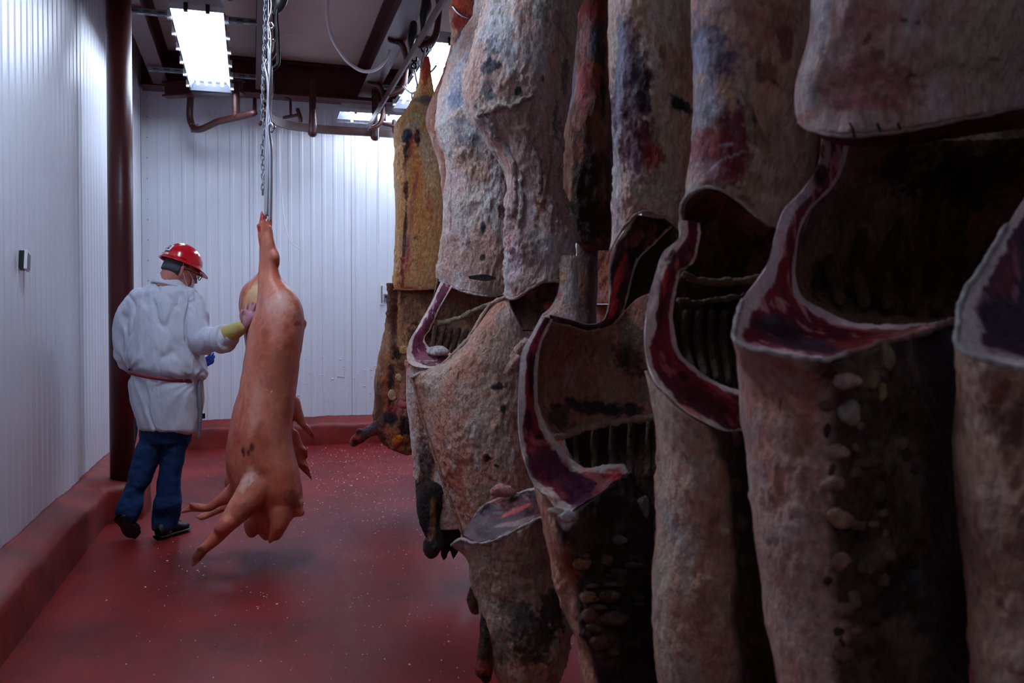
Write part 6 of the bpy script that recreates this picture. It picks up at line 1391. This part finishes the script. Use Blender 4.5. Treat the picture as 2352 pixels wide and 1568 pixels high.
vert = [(1945, 878, 30, 17, (176, 150, 140)), (2010, 872, 14, 18, (130, 110, 84)), (2030, 900, 10, 16, (150, 130, 80)), (1952, 950, 26, 24, (150, 138, 126)), (1900, 930, 18, 10, (110, 76, 66)), (1922, 1035, 26, 14, (170, 142, 130)), (2010, 1030, 16, 14, (96, 78, 64)), (1918, 1110, 26, 16, (166, 130, 112)), (1985, 1060, 30, 10, (100, 74, 62)), (1930, 1192, 28, 20, (172, 136, 110)), (1975, 1210, 16, 12, (120, 96, 76)), (2020, 1130, 16, 20, (80, 64, 56)), (1932, 1290, 20, 16, (166, 132, 112)), (1990, 1300, 18, 14, (90, 72, 64)), (2040, 820, 14, 26, (130, 112, 92)), (2075, 1150, 10, 60, (84, 62, 54)), (2100, 1330, 16, 18, (80, 80, 76)), (1940, 1400, 22, 14, (140, 110, 96)), (1935, 1500, 22, 14, (120, 92, 80)), (2000, 1420, 20, 14, (84, 66, 58)), (1975, 980, 10, 8, (120, 90, 70))]
for k, (x, y, a, b_, c_) in enumerate(vert): lump('vertebra', VGf, x, y, a, b_, G_, c_, 80 + k, .5)

rg = random.Random(5)
for k in range(34):
    x, y = rg.uniform(1895, 2110), rg.uniform(850, 1500)
    lump('bone_knob', VGf, x, y, rg.uniform(6, 16), rg.uniform(6, 13), G_, rg.choice([(110, 86, 72), (84, 64, 56), (130, 104, 84), (70, 50, 46)]), 140 + k, .5)
for k in range(22):
    x, y = rg.uniform(1335, 1470), rg.uniform(1240, 1520)
    lump('bone_knob', VEf, x, y, rg.uniform(8, 20), rg.uniform(4, 8), E_, rg.choice([(100, 76, 62), (76, 54, 46), (60, 44, 40)]), 180 + k, .4)
# --- H: right-hand edge
H_ = thing('beef_side', P(2440, 200, 1.42), 'nearest beef side, cut off by the right edge of the picture', 'beef side', 'beef sides on the rail')
piece('cut_face', [[(2375, 420, 1.62), (2410, 430, 1.63), (2450, 450, 1.66)], [(2312, 520, 1.56), (2360, 525, 1.58), (2420, 535, 1.63)], [(2268, 595, 1.5), (2330, 598, 1.54), (2410, 600, 1.62)], [(2230, 652, 1.46), (2320, 652, 1.52), (2420, 650, 1.61)], [(2205, 705, 1.42), (2320, 700, 1.5), (2440, 690, 1.6)], [(2200, 755, 1.38), (2330, 740, 1.48), (2470, 725, 1.59)], [(2206, 798, 1.34), (2350, 775, 1.47), (2510, 750, 1.58)], [(2250, 822, 1.31), (2400, 795, 1.46), (2560, 765, 1.57)], [(2300, 838, 1.30), (2460, 805, 1.46), (2600, 775, 1.57)], [(2380, 845, 1.3), (2520, 812, 1.46), (2640, 780, 1.56)]],
      H_, .03, FAT, [(2300, 740, 90, 60, 0, (60, 44, 56), .95, .6), (2310, 640, 30, 40, 0, (120, 56, 66), .7), (2335, 600, 14, 40, 10, (150, 70, 80), .6)], 70, 150, .004, 16, mt='meat', ucol=cutcol(.2, .9, ((84, 40, 54), (60, 36, 50), (150, 110, 120)), (200, 182, 180)), seed=68, edge=.5)
rim([(2312, 518, 1.55), (2268, 594, 1.49), (2230, 652, 1.45), (2205, 705, 1.41), (2199, 755, 1.37), (2205, 800, 1.33), (2250, 824, 1.3), (2300, 840, 1.29), (2380, 848, 1.29)], H_, .005, (206, 196, 192))
_, VH = piece('forequarter', [[(2197, 770, 1.5), (2205, 803, 1.36), (2250, 826, 1.3), (2300, 841, 1.28), (2380, 849, 1.28), (2500, 830, 1.36), (2620, 790, 1.5)], LR(950, 2196, 2640, 1.5, .22), LR(1100, 2200, 2640, 1.5, .22), LR(1250, 2212, 2640, 1.5, .22), LR(1400, 2225, 2640, 1.5, .22), LR(1568, 2245, 2640, 1.5, .2), LR(1900, 2300, 2600, 1.5, .15), LR(2200, 2380, 2540, 1.5, .08)],
      H_, .2, ((176, 140, 122), (168, 118, 98), (184, 156, 140)), [(2300, 900, 16, 60, 0, (150, 76, 50), .7), (2330, 960, 30, 60, 0, (90, 56, 46), .7), (2260, 1060, 30, 60, 0, (170, 130, 100), .5), (2300, 1250, 50, 100, 0, (130, 84, 66), .6)], 130, 170, .008, 13, seed=69, ucol=splitcol(.5, DARK, .08), wr=.002)
piece('hindquarter', [LR(-1900, 2530, 2560, 1.5, .02), LR(-1000, 2500, 2620, 1.5, .06), LR(-300, 2475, 2780, 1.5, .1), LR(0, 2470, 2800, 1.5, .12), LR(300, 2475, 2800, 1.5, .12), LR(430, 2490, 2780, 1.5, .1)], H_, .18, FATD, None, 60, 90, .006, 12, seed=70)
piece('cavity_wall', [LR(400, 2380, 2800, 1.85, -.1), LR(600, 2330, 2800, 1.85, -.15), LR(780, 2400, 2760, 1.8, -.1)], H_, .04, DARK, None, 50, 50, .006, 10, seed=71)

# --- added sides behind the row: darken the gaps, block the rear fixture's light
for k, (x0_, x1_, z0_, lb) in enumerate([(1470, 1700, 3.55, 'added dark beef side blocking light behind the marbled one'), (1690, 1960, 3.2, 'added dark beef side closing off light behind the nearer cavities'), (1940, 2230, 2.95, 'added dark beef side blocking light behind the vertebrae'), (2210, 2560, 2.75, 'added dark beef side blocking light by the right edge')]):
    T_ = thing('beef_side', P((x0_ + x1_) / 2, 0, z0_), lb, 'beef side', 'beef sides added behind the row')
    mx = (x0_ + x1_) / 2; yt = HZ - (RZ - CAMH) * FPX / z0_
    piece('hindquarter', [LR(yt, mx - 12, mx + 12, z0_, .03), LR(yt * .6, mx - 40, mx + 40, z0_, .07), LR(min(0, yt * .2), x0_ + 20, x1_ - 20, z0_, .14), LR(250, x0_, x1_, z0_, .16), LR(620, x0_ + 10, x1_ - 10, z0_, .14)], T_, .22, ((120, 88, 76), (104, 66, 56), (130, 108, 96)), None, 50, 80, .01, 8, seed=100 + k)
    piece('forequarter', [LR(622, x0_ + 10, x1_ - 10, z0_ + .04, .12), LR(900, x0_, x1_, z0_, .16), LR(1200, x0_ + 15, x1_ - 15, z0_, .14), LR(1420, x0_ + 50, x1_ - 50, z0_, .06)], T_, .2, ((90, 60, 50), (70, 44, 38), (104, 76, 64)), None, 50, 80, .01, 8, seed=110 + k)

for (r_, x_, y_, z_) in ((B_, 1155, -190, zB), (C_, 1222, -420, zC), (D_, 1365, -300, zD), (Q_, 1400, -150, zG), (E_, 1495, -640, zE), (F_, 1708, -1050, zF), (G_, 2150, -1400, zG_), (H_, 2545, -1900, 1.5)):
    a = P(x_, y_, z_); b = a.copy(); b[2] = RZ + .02
    MB().tube([a - (0, 0, .06), a + (.03, 0, -.03), (a + b) / 2 + (.02, 0, .0), b], .009, 8, res=16).build('hook', M['chrome'], r_)
